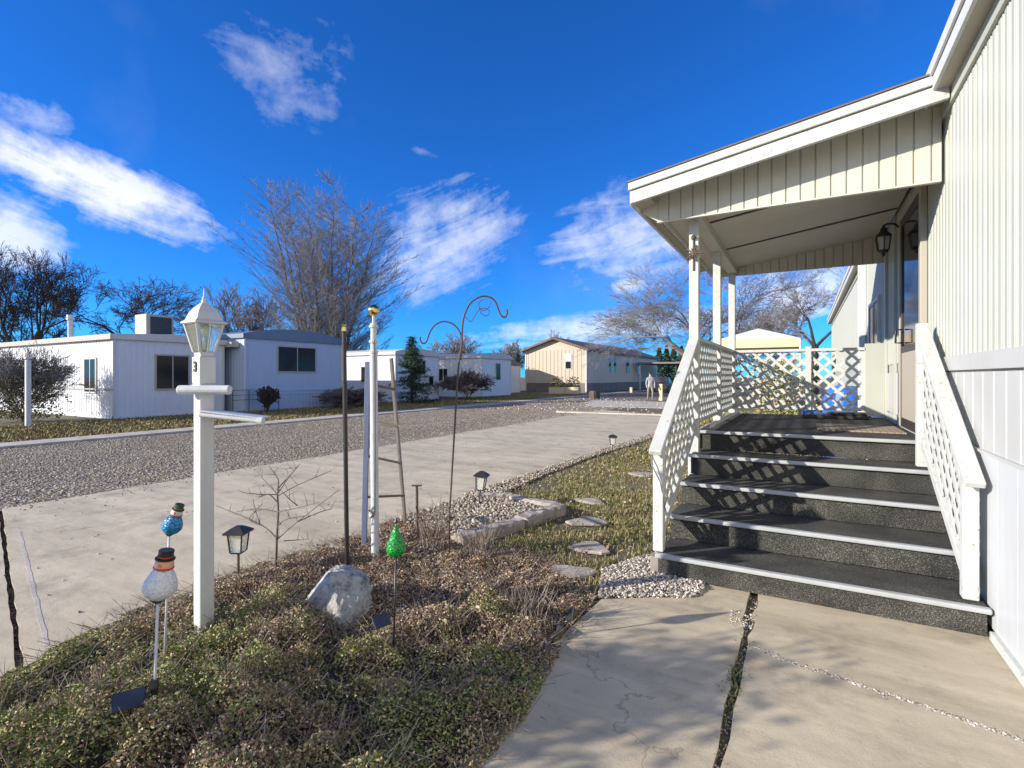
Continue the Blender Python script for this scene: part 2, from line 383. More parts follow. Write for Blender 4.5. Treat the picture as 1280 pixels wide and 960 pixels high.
def randrot(n, tilt=math.pi):
    a = RNG.uniform(0, 2*math.pi, n); b = RNG.uniform(-tilt, tilt, n); c = RNG.uniform(-tilt, tilt, n)
    ca,sa,cb,sb,cc,s_c = np.cos(a),np.sin(a),np.cos(b),np.sin(b),np.cos(c),np.sin(c); Z=np.zeros(n); O=np.ones(n)
    Rz = np.stack([ca,-sa,Z,sa,ca,Z,Z,Z,O],1).reshape(n,3,3); Rx = np.stack([O,Z,Z,Z,cb,-sb,Z,sb,cb],1).reshape(n,3,3); Ry = np.stack([cc,Z,s_c,Z,O,Z,-s_c,Z,cc],1).reshape(n,3,3)
    return Rz@Rx@Ry
def pebbles(name, x, y, z, size, m, label, cat='gravel', flat=.65):
    v, f = ico(); n = len(x)
    s = size*RNG.uniform(.5,1.25,(n,1))*RNG.uniform(.7,1.2,(n,3)); s[:,2] *= flat
    V = v[None]*s[:,None,:]*RNG.uniform(.85,1.15,(n,12,1)); V = np.einsum('nij,nkj->nki', randrot(n,.6), V)
    V += np.stack([x,y,z],1)[:,None,:]
    F = (f[None]+(np.arange(n)*12)[:,None,None]).reshape(-1,3)
    o = np_mesh(name, V.reshape(-1,3), F, m, smooth=True); tag(o, label, cat, kind='stuff'); return o
gp = [(-1.2,3.3),(-1.0,3.4),(-.8,3.50),(-.64,3.60),(-.60,3.76),(-.62,3.88),(-1.0,3.95),(-1.05,4.35),(-1.2,4.1),(-1.33,3.75)]
x, y = scatter(gp, 7000); pebbles('pale_gravel', x, y, RNG.uniform(.012,.045,len(x)), .0105, M['pebble'], 'pale gravel heaped at the left foot of the steps')
gb = [(-3.62,3.95),(-2.62,3.9),(-2.42,5.15),(-3.3,5.3),(-3.55,5.2)]
x, y = scatter(gb, 7500); pebbles('garden_gravel', x, y, RNG.uniform(.02,.065,len(x)), .019, M['pebblebrown'], 'brown and grey gravel filling the stone edged garden bed')
eg = [(-3.72,5.3),(-3.3,5.3),(-3.4,7),(-3.4,9),(-3.2,12),(-3.15,14),(-3.45,14),(-3.6,9)]
x, y = scatter(eg, 4200); pebbles('edge_gravel', x, y, RNG.uniform(.01,.04,len(x)), .017, M['pebblebrown'], 'strip of small stones between driveway edge and grass')
# stones filling the joints
n = 700; x = RNG.uniform(gapx0,gapx1,n); y = RNG.uniform(-.5,3.85,n)
cx = RNG.uniform(-.22,.93,900); cy = np.interp(cx, [c[0] for c in crk], [c[1] for c in crk])+.004+RNG.normal(0,.010,900)
tx = RNG.uniform(-.40,-.26,120); ty = RNG.uniform(3.32,3.52,120)
pebbles('joint_grit', np.concatenate([x,cx,tx]), np.concatenate([y,cy,ty]), np.concatenate([RNG.uniform(-.005,.012,n), np.full(900,.022), np.full(120,.024)]), .0065, M['pebble'], 'fine pale grit filling the cracks of the walkway slabs', 'grit')
# loose stones over the gravel street: real grains near the viewpoint
n = 42000; x = RNG.uniform(-14.4,-7.75,n); y = 1.5+RNG.uniform(0,1,n)**1.4*26
pebbles('street_stones', x, y, np.full(n,.004), .020, M['pebblebrown'], 'loose stones strewn over the gravel street', 'stones', .5)
n = 900; x = -7.8+RNG.normal(0,.35,n); y = RNG.uniform(2.3,20,n); 
x = np.concatenate([x, RNG.uniform(-7.6,-3.7,260)]); y = np.concatenate([y, RNG.uniform(1.2,16,260)])
pebbles('strewn_chips', x, y, np.full(len(x),.031), .012, M['pebblebrown'], 'stone chips strewn along the driveway edge', 'stones', .5)
# dirt lying in the driveway joint
n = 1500; tt = RNG.uniform(0,1,n); x = -7.8+4.4*tt+RNG.normal(0,.01,n); y = 2.195-1.19*tt+RNG.normal(0,.012,n)
pebbles('joint_debris', x, y, np.full(n,.004), .009, islandmat('dark_debris', [(0,(.03,.022,.018)),(.7,(.10,.07,.05)),(1,(.25,.2,.15))]), 'dark dirt and leaves packed in the long driveway joint', 'debris')

# ---------- leaves / grass ----------
def leaves(name, x, y, z, L, Wd, m, tilt=1.2, label=None, cat=None, kind='stuff', parent=None):
    n = len(x); q = np.array([(-.5,0,0),(0,-.5,.08),(.5,0,0),(0,.5,.08)], float)
    s = RNG.uniform(.6,1.35,(n,1)); V = np.zeros((n,4,3)); V[:] = q; V[:,:,0] *= L*s; V[:,:,1] *= Wd*s; V[:,:,2] *= L*s
    V = np.einsum('nij,nkj->nki', randrot(n, tilt), V) + np.stack([x,y,z],1)[:,None,:]
    F = np.arange(n*4).reshape(n,4); o = np_mesh(name, V.reshape(-1,3), F, m, parent)
    if label or kind: tag(o, label, cat, kind=kind)
    return o
def blades(name, x, y, z0, hgt, w, m, label, cat='grass'):
    n = len(x); a = RNG.uniform(0,2*math.pi,n); h = hgt*RNG.uniform(.5,1.3,n); lean = RNG.uniform(.3,1.3,n)
    dx, dy = np.cos(a), np.sin(a); px_, py_ = -dy*w/2, dx*w/2
    b = np.stack([x,y,z0],1)
    V = np.zeros((n,5,3)); V[:,0] = b+np.stack([px_,py_,0*a],1); V[:,1] = b-np.stack([px_,py_,0*a],1)
    mid = b+np.stack([dx*h*lean*.25,dy*h*lean*.25,h*.62],1); V[:,2] = mid-np.stack([px_,py_,0*a],1)*.8; V[:,3] = mid+np.stack([px_,py_,0*a],1)*.8
    V[:,4] = b+np.stack([dx*h*lean*.8,dy*h*lean*.8,h*(1.05-lean*.35)],1)
    i = (np.arange(n)*5)[:,None]
    F = np.concatenate([i+np.array([[0,1,2]]), i+np.array([[0,2,3]]), i+np.array([[3,2,4]])])
    return tag(np_mesh(name, V.reshape(-1,3), F, m), label, cat, kind='stuff')
bedpoly = [(-3.70,4.6),(-3.72,3.6),(-3.80,2.6),(-3.75,1.8),(-3.55,1.1),(-3.35,.85),(-3.3,-.6),(-1.12,-.6),(-1.06,1.0),(-1.04,1.95),(-1.14,2.7),(-1.22,3.3),(-1.5,3.7),(-2.0,3.9),(-2.55,3.85),(-2.9,4.1),(-3.4,4.5)]
def edge_d(x, y, poly):
    d = np.full(len(x), 9.0); n = len(poly)
    for i in range(n):
        a = np.array(poly[i]); b = np.array(poly[(i+1)%n]); ab = b-a; L = (ab**2).sum()
        tt = np.clip(((x-a[0])*ab[0]+(y-a[1])*ab[1])/L,0,1); d = np.minimum(d, np.hypot(x-a[0]-tt*ab[0], y-a[1]-tt*ab[1]))
    return d
def greenmask(x, y):   # living juniper in front, bare russet stems further back
    return np.clip((2.52 - y + .30*(x+2.4) + .9*(vnoise(x,y,1.7,3)-.5))*1.6, 0, 1)
def clump(x, y):
    return np.clip((vnoise(x,y,4.3,5)*.55+vnoise(x,y,9.5,6)*.45-.22)*1.7, 0, 1)
def bed_h(x, y):
    g_ = greenmask(x,y); lump = clump(x,y)
    return np.clip(edge_d(x,y,bedpoly)*1.6,0,1)**.6*(.03+.085*lump+g_*(.01+.14*lump*vnoise(x,y,1.5,8)+.05*lump))
# soil mound surface
nx = 90; gx, gy = np.meshgrid(np.linspace(-3.85,-1.1,nx), np.linspace(-.7,4.7,140)); fx, fy = gx.ravel(), gy.ravel()
hz = np.where(inpoly(fx,fy,bedpoly), bed_h(fx,fy)*.35+.008, -.03)
idx = np.arange(len(fx)).reshape(gx.shape); F = np.stack([idx[:-1,:-1],idx[:-1,1:],idx[1:,1:],idx[1:,:-1]],-1).reshape(-1,4)
o = np_mesh('bed_soil', np.stack([fx,fy,hz],1), F, M['soil'], smooth=True); tag(o, kind='structure')
N = 330000; x, y = scatter(bedpoly, N); gm = greenmask(x, y); k = RNG.uniform(0,1,N) < np.where(gm>.3, 1.0, .85)*np.clip(.22+clump(x,y)*1.5,0,1); x, y, gm = x[k], y[k], gm[k]
h = bed_h(x,y); z = h*RNG.uniform(.35,1.05,len(x))**.6+.01
isg = RNG.uniform(0,1,len(x)) < gm*np.where(vnoise(x,y,2.7,12)>.62,.35,.97)
leaves('ground_cover', x[isg], y[isg], z[isg], .017, .008, M['cover'], 1.3, 'low green juniper ground cover filling the front of the bed', 'ground cover')
r = ~isg; leaves('russet_cover', x[r], y[r], z[r], .015, .009, M['coverred'], 1.1, 'russet and brown low plants along the back of the bed', 'ground cover')
x, y = scatter(bedpoly, 3600); h = bed_h(x,y)*1.02+.01; kk = (greenmask(x,y) < .55)
leaves('fallen_leaves', x[kk], y[kk], h[kk], .027, .017, M['litter'], .7, 'dry orange and tan fallen leaves lying over the bed', 'leaves')
# fine twigs in the bed
x, y = scatter(bedpoly, 10000); h = bed_h(x,y); a = RNG.uniform(0,2*math.pi,len(x)); L = RNG.uniform(.05,.17,len(x)); e = RNG.uniform(-.1,.9,len(x))
P0 = np.stack([x,y,h*.6],1); P1 = P0+np.stack([np.cos(a)*np.cos(e)*L,np.sin(a)*np.cos(e)*L,np.sin(e)*L*.9+h*.25],1)
V, F = seg_arrays(P0,P1,np.full(len(x),.0022),np.full(len(x),.001),3); tag(np_mesh('bed_twigs', V, F, M['covertwig']), 'tangle of thin grey twigs poking out of the ground cover', 'twigs', kind='stuff')
# grass
lawn = [(-3.3,5.4),(-2.3,5.4),(-2.4,3.85),(-1.6,3.75),(-1.25,3.35),(-1.3,4.0),(-1.05,4.5),(-1.0,8.6),(-1.0,16),(-3.1,16),(-3.3,9)]
x, y = scatter(lawn, 100000); d = np.hypot(x,y); kk = RNG.uniform(0,1,len(x)) < np.clip(5.5/d,.15,1)*np.clip((vnoise(x,y,2.2,9)*.6+vnoise(x,y,6.5,10)*.4-.25)*2.6,.08,1); x, y = x[kk], y[kk]
stp = [(G(714,719)[0],.17,.14),(G(738,688)[0],.19,.13),(G(735,655)[0],.19,.15),(G(738,629)[0],.19,.12),(G(803,595)[0],.22,.14)]
kk = np.ones(len(x),bool)
for q_, a_, b2 in stp: kk &= ((x-q_.x)/a_)**2+((y-q_.y)/b2)**2 > RNG.uniform(.7,1.2,len(x))
x, y = x[kk], y[kk]
blades('lawn_grass', x, y, np.zeros(len(x)), .05, .006, M['grassleaf'], 'patchy yellow green winter grass between driveway and steps')
x, y = scatter([(-20.8,4),(-15.4,4),(-15.4,40),(-20.8,40)], 60000)
blades('verge_grass', x, y, np.zeros(len(x)), .09, .028, M['dryg'], 'dry brown grass verge in front of the homes across the street')
x, y = scatter([(-3,9),(.9,9),(.9,24),(-3,24)], 16000); blades('back_grass', x, y, np.zeros(len(x)), .08, .02, M['grassleaf'], 'straw coloured grass behind the porch')
x, y = scatter(lawn, 1900); leaves('lawn_leaves', x, y, np.full(len(x),.04), .035, .024, M['litter'], .6, 'brown leaves scattered on the grass strip', 'leaves')
# weeds in the walkway joint
x = RNG.normal(-.294,.02,420); y = np.concatenate([RNG.normal(2.62,.05,170), RNG.normal(2.78,.05,120), RNG.uniform(1,3.3,130)])
blades('joint_weeds', x, y, np.zeros(len(x)), .038, .005, islandmat('weed_green', [(0,(.05,.06,.02)),(1,(.20,.20,.09))]), 'dark green weeds growing in the walkway joint', 'weeds')

# stepping stones, edging
def stone(name, c, rx, ry, rz, z, m, rot=0, seed=0, n=14, amp=.12):
    r = random.Random(seed); b = MB(); rings = []
    for zz, k in ((0,.98),(rz*.7,1.0),(rz,.9)):
        for i in range(n):
            a = 2*math.pi*i/n; q = 1+amp*math.sin(3*a+seed)+amp*.7*math.sin(2*a+seed*2.3)
            p = Vector((rx*k*q*math.cos(a), ry*k*q*math.sin(a), zz+z)); ca, sa = math.cos(rot), math.sin(rot)
            b.v.append((c[0]+p.x*ca-p.y*sa, c[1]+p.x*sa+p.y*ca, p.z))
    b.f = [(j*n+i, j*n+(i+1)%n, (j+1)*n+(i+1)%n, (j+1)*n+i) for j in range(2) for i in range(n)]+[tuple(range(2*n,3*n))]
    return b.build(name, m, bevel=.006)
labs = ['stepping stone nearest the walkway, pale wedge at the grass edge','stepping stone second from the walkway, grey oval in the grass','rough pitted stepping stone beside the corner of the edging','stepping stone fourth from the walkway, small and pale','stepping stone farthest away, close to the steps railing']
for i, (px, py, rx, ry, rot) in enumerate([(714,719,.15,.12,.5),(738,688,.17,.11,-.2),(735,655,.17,.13,.3),(738,629,.17,.10,0),(803,595,.2,.12,0)]):
    p, t_ = G(px, py); o = stone('stepping_stone', (p.x,p.y), rx*1.12, ry*1.15, .025, .012, M['flag'], rot, i+1, 11, .2); tag(o, labs[i], 'stepping stone', 'stepping stones through the grass')
def edging(a, b, w, h, label, seed):
    a, b = Vector(a), Vector(b); d = (b-a); n = 12; s = Vector((-d.y,d.x)).normalized(); r = random.Random(seed); m_ = MB(); vs = []
    for i in range(n+1):
        p = a+d*(i/n)
        for k, (q, zz) in enumerate(((-1,0),(-1,.8),(-.7,1),(.7,1),(1,.8),(1,0))):
            o_ = s*(q*w/2+r.uniform(-.008,.008)); vs.append((p.x+o_.x, p.y+o_.y, h*zz+(r.uniform(-.008,.008) if zz else 0)))
    fs = [(i*6+k, i*6+k+1, (i+1)*6+k+1, (i+1)*6+k) for i in range(n) for k in range(5)]+[tuple(range(6)), tuple(range(n*6+5, n*6-1, -1))]
    m_.add(vs, fs); o = m_.build('edging_stone', M['flag']); tag(o, label, 'edging stone', 'long stones edging the gravel bed')
edging((-2.66,3.72), (-2.46,4.48), .17, .10, 'long grey edging stone on the near right side of the gravel bed', 3)
edging((-2.45,4.51), (-2.34,5.20), .17, .11, 'edging stone at the right corner of the gravel bed', 4)
edging((-2.42,5.27), (-3.02,5.34), .13, .09, 'edging stone along the back of the gravel bed', 5)
edging((-3.12,5.50), (-3.5,5.26), .12, .08, 'short pale edging stone behind the tilted path lantern', 6)
# black bed edging bag at right
b = MB(); b.tube([(-1.20,2.42,.02),(-1.19,2.5,.05),(-1.23,2.58,.03),(-1.2,2.68,.055),(-1.25,2.78,.03)], .022, 6); b.tube([(-1.24,2.86,.03),(-1.22,2.93,.06),(-1.27,3.0,.03)], .025, 6); tag(b.build('edging_fabric', M['groove'], smooth=True), 'crumpled black edging fabric along the right side of the bed', 'edging')

# ---------- boulder ----------
def rock(c, rx, ry, rz, m, seed):
    import bmesh
    bm = bmesh.new(); bmesh.ops.create_icosphere(bm, subdivisions=5, radius=1)
    for v in bm.verts:
        p = v.co.copy(); n1 = mnoise.noise(p*1.1+Vector((seed,0,0))); n2 = mnoise.noise(p*3.1+Vector((0,seed,0))); n3 = mnoise.noise(p*5.5)+.5*mnoise.noise(p*12)
        k = 1+.25*n1+.16*n2+.09*n3
        v.co = p*k; v.co.z = min(v.co.z, 1.0)
        v.co.x = v.co.x*rx; v.co.y *= ry; v.co.z *= rz
    # facets
    rq = random.Random(8); pls = [((.75,-.35,.6),.66),((-.8,-.2,.62),.64),((.1,-1,.45),.66),((.25,.2,1),.82),((-.35,-.8,.75),.72),((.5,-.8,.8),.76)]
    for _ in range(16): pls.append(((rq.uniform(-1,1),rq.uniform(-1,.4),rq.uniform(.1,1)), rq.uniform(.78,.92)))
    for pl in pls:
        nn = Vector(pl[0]).normalized()
        for v in bm.verts:
            q = Vector((v.co.x/rx, v.co.y/ry, v.co.z/rz)); dd = q.dot(nn)-pl[1]
            if dd > 0: q -= nn*dd*.93; v.co = Vector((q.x*rx, q.y*ry, q.z*rz))
    for v in bm.verts: v.co += v.co.normalized()*.006*mnoise.noise(v.co*60)
    me = bpy.data.meshes.new('boulder'); bm.to_mesh(me); bm.free(); me.materials.append(m)
    o = bpy.data.objects.new('boulder', me); C.objects.link(o); o.location = c; return o
p = W(420, 745, 3.20)
tag(rock((p.x,p.y,.115), .235, .17, .225, M['boulder'], 2.0), 'pale jagged boulder lying in the bed before the black pole', 'boulder')

# ---------- mobile home with ribbed wall ----------
def ribwall(b, p0, p1, z0, z1a, z1b, pitch, d, nrm, prof=((0,0),(.80,0),(.85,1),(.95,1))):
    p0, p1, nrm = Vector((*p0,0)), Vector((*p1,0)), Vector((*nrm,0)); L = (p1-p0).length; dr = (p1-p0)/L; s = [];
    k = 0
    while k*pitch < L:
        for a, o_ in prof:
            q = (k+a)*pitch
            if q <= L: s.append((q, o_))
        k += 1
    s.append((L, 0)); n = len(b.v)
    for q, o_ in s:
        p = p0+dr*q - nrm*(d*o_); zz = z1a+(z1b-z1a)*q/L; b.v += [(p.x,p.y,z0),(p.x,p.y,zz)]
    for i in range(len(s)-1): b.f.append((n+2*i, n+2*i+2, n+2*i+3, n+2*i+1))
    return b
WX = .95
home = thing('mobile_home', 'cream ribbed siding mobile home at the right beside the walkway', 'mobile home', (WX, 5, 0))
b = MB(); b.box(WX+.012, 5.2, -3, 24, 0.02, 3.62); core = b.build('wall_core', M['siding'], home)
core.name = 'wall'
b = MB(); ribwall(b, (WX,-3), (WX,24), 1.655, 3.62, 3.62, .105, .010, (-1,0), ((0,0),(.42,0),(.5,1),(.62,1),(.7,0),(.8,0),(.86,.6),(.93,.6))); b.build('siding', M['siding'], home)
b = MB(); ribwall(b, (WX-.006,-3), (WX-.006,24), 1.06, 1.545, 1.545, .21, .006, (-1,0), ((0,0),(.90,0),(.93,1),(.97,1))); b.build('lower_siding', M['siding_low'], home)
b = MB(); b.box(WX-.02, WX+.01, -3, 5.30, 1.545, 1.652); b.build('band_trim', M['siding_low'], home, bevel=.004)
b = MB(); b.box(WX-.012, WX+.01, -3, 5.30, 1.535, 1.547); b.build('band_shadow_gap', M['groove'], home)
b = MB(); ribwall(b, (WX-.018,-3), (WX-.018,24), .07, 1.045, 1.045, .31, .014, (-1,0), ((0,0),(.94,0),(.945,1),(.975,1),(.98,0))); b.build('skirting', M['skirt'], home)
b = MB(); b.box(WX-.03, WX+.01, -3, 5.2, 1.045, 1.062); b.build('skirting_rail', M['siding_low'], home, bevel=.003)
b = MB(); b.box(WX-.045, WX-.0, -3, 3.84, .024, .075); b.build('base_trim', M['oldwhite'], home, bevel=.006)
# eave: soffit, fascia, roof
b = MB(); b.add([(.80,-3.3,3.78),(5.4,-3.3,3.78),(5.4,24.3,3.78),(.80,24.3,3.78),(3.1,-3.3,4.35),(3.1,24.3,4.35)], [(0,1,2,3),(0,3,5,4),(1,4,5,2),(0,4,1),(3,2,5)]); rf = b.build('roof', M['roofgrey'], home)
b = MB(); b.box(.82,.845,-3.2,24.2,3.60,3.775); b.build('fascia', M['white'], rf, bevel=.004)
b = MB(); b.box(.80,.819,-3.2,24.2,3.70,3.785); b.build('drip_edge', M['white'], rf, bevel=.004)
b = MB(); b.box(.846,WX+.01,-3.2,24.2,3.605,3.63); b.build('soffit', M['trim'], rf)
b = MB(); b.box(WX-.022,WX+.005,-3,24,3.50,3.604); b.build('eave_trim', M['siding'], home, bevel=.004)
# door
dy0, dy1, dz0, dz1 = 5.86, 6.92, .97, 3.18
b = MB(); b.box(WX-.05,WX-.001,dy0-.09,dy0,dz0,dz1+.07); b.box(WX-.05,WX-.001,dy1,dy1+.06,dz0,dz1+.07); b.box(WX-.05,WX-.001,dy0,dy1,dz1,dz1+.07); b.build('door_frame', M['trim'], home, bevel=.004)
b = MB(); b.box(WX-.042,WX-.004,dy0,dy0+.07,dz0,dz1); b.box(WX-.042,WX-.004,dy1-.07,dy1,dz0,dz1); b.box(WX-.042,WX-.004,dy0+.07,dy1-.07,dz1-.08,dz1); b.box(WX-.042,WX-.004,dy0+.07,dy1-.07,dz0,dz0+.85)
dr = b.build('door', M['dark'], home, bevel=.003)
b = MB(); b.box(WX-.03,WX-.012,dy0+.07,dy1-.07,dz0+.85,dz1-.08); b.build('door_glass', M['glass'], dr)
b = MB(); b.box(WX-.05,WX-.0425,dy0+.13,dy1-.13,dz0+.10,dz0+.78); b.build('door_panel', M['trim'], dr, bevel=.004)
b = MB(); b.tube([(WX-.04,dy1-.12,2.0),(WX-.10,dy1-.12,2.0),(WX-.10,dy1-.12,1.86),(WX-.04,dy1-.12,1.86)], .01, 8); b.build('handle', M['black'], dr, smooth=True)
# window past the porch, corner boards
def win(parent, x, y0, y1, z0, z1, nx=-1, m='white', bars=1):
    b = MB(); e = .06
    xo, xi = (x-.04, x-.001) if nx < 0 else (x+.001, x+.04)
    b.box(xo,xi,y0-e,y1+e,z1,z1+e); b.box(xo,xi,y0-e,y1+e,z0-e,z0); b.box(xo,xi,y0-e,y0,z0,z1); b.box(xo,xi,y1,y1+e,z0,z1)
    for k in range(bars):
        yy = y0+(y1-y0)*(k+1)/(bars+1); b.box(xo+.004,xi-.004,yy-.02,yy+.02,z0,z1)
    w = b.build('window', M[m], parent)
    b = MB(); b.box((xo+xi)/2-.006,(xo+xi)/2+.006,y0,y1,z0,z1); b.build('pane', M['glass'], w); return w
win(home, WX, 9.0, 10.1, 1.75, 2.6)
for q_ in ((8.25,8.35,.95),(7.5,7.53,.95),(11.6,11.7,.1)): b = MB(); b.box(WX-.03,WX,q_[0],q_[1],q_[2],3.5); b.build('corner_board', M['siding'], home, bevel=.004)
b = MB(); b.box(WX-.12,WX-.0,10.9,11.0,.1,3.5); b.build('downspout', M['white'], home, bevel=.015)

# ---------- porch ----------
porch = thing('porch', 'white covered porch with grey carpeted steps and lattice railings', 'porch', (0, 5.5, 0))
XL, XR = -.96, .915; RI = .19; TR = .4275; Y0 = 3.84
for i in range(5):
    zt = RI*(i+1); yn = Y0+TR*i
    b = MB(); b.box(XL+.015, XR-.01, yn+.035, yn+.06, RI*i+(.024 if i==0 else .002), zt-.03); b.build('riser', M['carpet'], porch)
    if i < 4:
        b = MB(); b.box(XL+.01, XR-.005, yn+.05, yn+TR+.034, zt-.03, zt-.002); b.build('tread', M['carpet'], porch)
    b = MB(); b.box(XL, XR+.005 , yn-.004, yn+.044, zt-.028, zt+.003); b.build('nosing', M['nosing'], porch, bevel=.008)
for xa, xb in ((XL+.02,XL+.055),(XR-.06,XR-.02)):
    b = MB()
    for i in range(4): b.box(xa, xb, Y0+TR*i+.07, Y0+TR*(i+1)+.07, .03, RI*(i+1)-.04)
    b.build('stringer', M['woodgrey'], porch)
b = MB(); b.box(XL, XR+.02, 5.6, 8.52, .915, .948); b.build('deck', M['carpet'], porch)
b = MB(); b.box(XL-.02, XL+.02, 5.55, 8.54, .78, .945); b.box(XL+.02, XR, 8.5, 8.54, .78, .914); b.build('deck_rim', M['oldwhite'], porch, bevel=.004)
for yy in (5.7,7.1,8.42):
    for xx in (-.88,.8): b = MB(); b.box(xx-.045,xx+.045,yy-.045,yy+.045,0,.9); b.build('deck_footing', M['woodgrey'], porch)
b = MB(); ribwall(b, (XL-.0,5.62), (XL-.0,8.5), .02, .78, .78, .15, .008, (-1,0)); b.build('deck_skirting', M['oldwhite'], porch)
# columns
COLX = -.95
for yy in (5.38, 6.93, 8.47):
    b = MB(); b.box(COLX-.045,COLX+.045,yy-.045,yy+.045,(.76 if yy < 5.5 else .95),3.06); b.build('column', M['oldwhite'], porch, bevel=.006)
b = MB(); b.box(COLX-.055,COLX+.055,5.38-.055,5.38+.055,.02,.76); b.build('column_base', M['oldwhite'], porch, bevel=.006)
# newels + handrails
def slat_clip(poly, a, d):
    lo, hi = -1e9, 1e9; n = len(poly)
    for i in range(n):
        p, q = Vector(poly[i]), Vector(poly[(i+1)%n]); e = q-p; nr = Vector((-e.y, e.x)); num = nr.dot(p-a); den = nr.dot(d)
        if abs(den) < 1e-9:
            if nr.dot(a-p) < 0: return None
            continue
        tt = num/den
        if den > 0: lo = max(lo, tt)
        else: hi = min(hi, tt)
    return (lo, hi) if hi-lo > .02 else None
def lattice(o, U, Vv, poly, pitch, w, th, name, m, parent):
    """slats crossing at 45 degrees clipped to a convex ccw polygon in (u,v)"""
    o, U, Vv = Vector(o), Vector(U).normalized(), Vector(Vv).normalized(); Nn = U.cross(Vv); b = MB()
    us = [p[0] for p in poly]; vs_ = [p[1] for p in poly]; cx, cy = sum(us)/len(us), sum(vs_)/len(vs_); R_ = max(max(us)-min(us), max(vs_)-min(vs_))*1.5
    for s, lay in ((1,-1),(-1,1)):
        d = Vector((1,s)).normalized(); nr = Vector((-d.y,d.x)); k = int(R_/pitch)
        for i in range(-k, k+1):
            a = Vector((cx,cy))+nr*(i*pitch); c = slat_clip(poly, a, d)
            if not c: continue
            p, q = a+d*c[0], a+d*c[1]
            A = o+U*p.x+Vv*p.y+Nn*(lay*th*.52); B = o+U*q.x+Vv*q.y+Nn*(lay*th*.52)
            b.beam(A, B, w, th, Nn)
    return b.build(name, m, parent)
sl = (1.84-.95)/(5.38-3.93)
for X, nm in ((COLX,'l'), (.85,'r')):
    ynw = 3.93 if X < 0 else 3.98; zt = .99 if X < 0 else .93; zb = RI+.004; ztop = 1.87
    b = MB(); b.box(X-.038,X+.038,ynw-.038,ynw+.038,zb,zt); b.build('newel_post', M['oldwhite'], porch, bevel=.006)
    b = MB(); b.box(X-.055,X+.055,ynw-.05,ynw+.05,.025,RI-.034); b.build('newel_base', M['woodgrey'], porch, bevel=.004)
    if X > 0:
        b = MB(); b.box(X-.04,X+.04,5.34,5.42,.76,1.94); b.build('railing_post', M['oldwhite'], porch, bevel=.006)
    y1 = 5.36
    b = MB(); b.beam((X,ynw-.12,zt-.05),(X,y1,ztop), .095, .04); b.build('handrail', M['oldwhite'], porch, bevel=.006)
    b = MB(); b.beam((X,ynw+.02,RI+.10),(X,y1,1.00), .04, .07); b.build('bottom_rail', M['oldwhite'], porch, bevel=.004)
    sl2 = (ztop-zt+.05)/(y1-ynw+.12)
    zA, zB = zt-.05+sl2*.165-.02, ztop-.03
    lattice((X,0,0),(0,1,0),(0,0,1), [(ynw+.045,.34),(y1-.02,1.03),(y1-.02,zB),(ynw+.045,zA)], .118, .040, .010, 'lattice_panel', M['oldwhite'], porch)
# level rails
for (a, c) in ((5.42,6.885),(6.975,8.425)):
    b = MB(); b.box(COLX-.04,COLX+.04,a,c,1.86,1.90); b.build('top_rail', M['oldwhite'], porch, bevel=.004)
    b = MB(); b.box(COLX-.02,COLX+.02,a,c,1.03,1.07); b.build('bottom_rail', M['oldwhite'], porch, bevel=.004)
    lattice((COLX,0,0),(0,1,0),(0,0,1), [(a,1.05),(c,1.05),(c,1.88),(a,1.88)], .112, .040, .010, 'lattice_panel', M['oldwhite'], porch)
for (a, c, tp) in ((-.90,.02,1.90),(.09,.72,1.90)):
    b = MB(); b.box(a,c,8.43,8.51,tp-.04,tp); b.build('top_rail', M['oldwhite'], porch, bevel=.004)
    b = MB(); b.box(a,c,8.45,8.49,1.03,1.08); b.build('bottom_rail', M['oldwhite'], porch, bevel=.004)
    lattice((0,8.47,0),(1,0,0),(0,0,1), [(a,1.05),(c,1.05),(c,tp-.02),(a,tp-.02)], .118, .038, .010, 'lattice_panel', M['oldwhite'], porch)
b = MB(); b.box(.02,.09,8.43,8.51,.95,1.93); b.build('railing_post', M['oldwhite'], porch, bevel=.004)
b = MB(); b.box(.72,.94,8.44,8.50,.97,1.95); b.build('end_board', M['siding'], porch, bevel=.004)
b = MB(); b.beam((COLX+.11,5.7,.985),(COLX+.11,8.3,.985), .035, .035); b.build('floor_pipe', M['white'], porch, bevel=.01)
# porch roof
FY = 4.86; VY = 5.13; BY = 8.62; XE = -1.42
def rz(x, top=True): return 3.72-(WX-x)*(3.72-3.335)/(WX-XE)
b = MB(); b.add([(XE,FY,rz(XE)-.03),(WX-.03,FY,rz(WX)-.03),(WX-.03,BY,rz(WX)-.03),(XE,BY,rz(XE)-.03),(XE,FY,rz(XE)),(WX-.03,FY,rz(WX)),(WX-.03,BY,rz(WX)),(XE,BY,rz(XE))],
   [(3,2,1,0),(4,5,6,7),(0,1,5,4),(1,2,6,5),(2,3,7,6),(3,0,4,7)]); roof = b.build('porch_roof', M['roofgrey'], porch)
def sloped(b, xa, xb, y0, y1, dz0, dz1):
    b.add([(x,y,rz(x)+dz) for dz in (dz0,dz1) for y in (y0,y1) for x in (xa,xb)], [(0,2,3,1),(4,5,7,6),(0,1,5,4),(1,3,7,5),(3,2,6,7),(2,0,4,6)]); return b
sloped(MB(), XE-.02, WX-.03, FY-.045, FY-.002, -.19, -.075).build('fascia', M['oldwhite'], roof, bevel=.004)
sloped(MB(), XE-.03, WX-.03, FY-.065, FY-.002, -.065, .006).build('drip_edge', M['oldwhite'], roof, bevel=.006)
sloped(MB(), XE-.035, WX-.03, FY-.075, FY+.1, .009, .022).build('shingle_edge', M['roofbrown'], roof)
sloped(MB(), XE-.03, XE, FY, BY, -.19, -.012).build('side_fascia', M['oldwhite'], roof, bevel=.004)
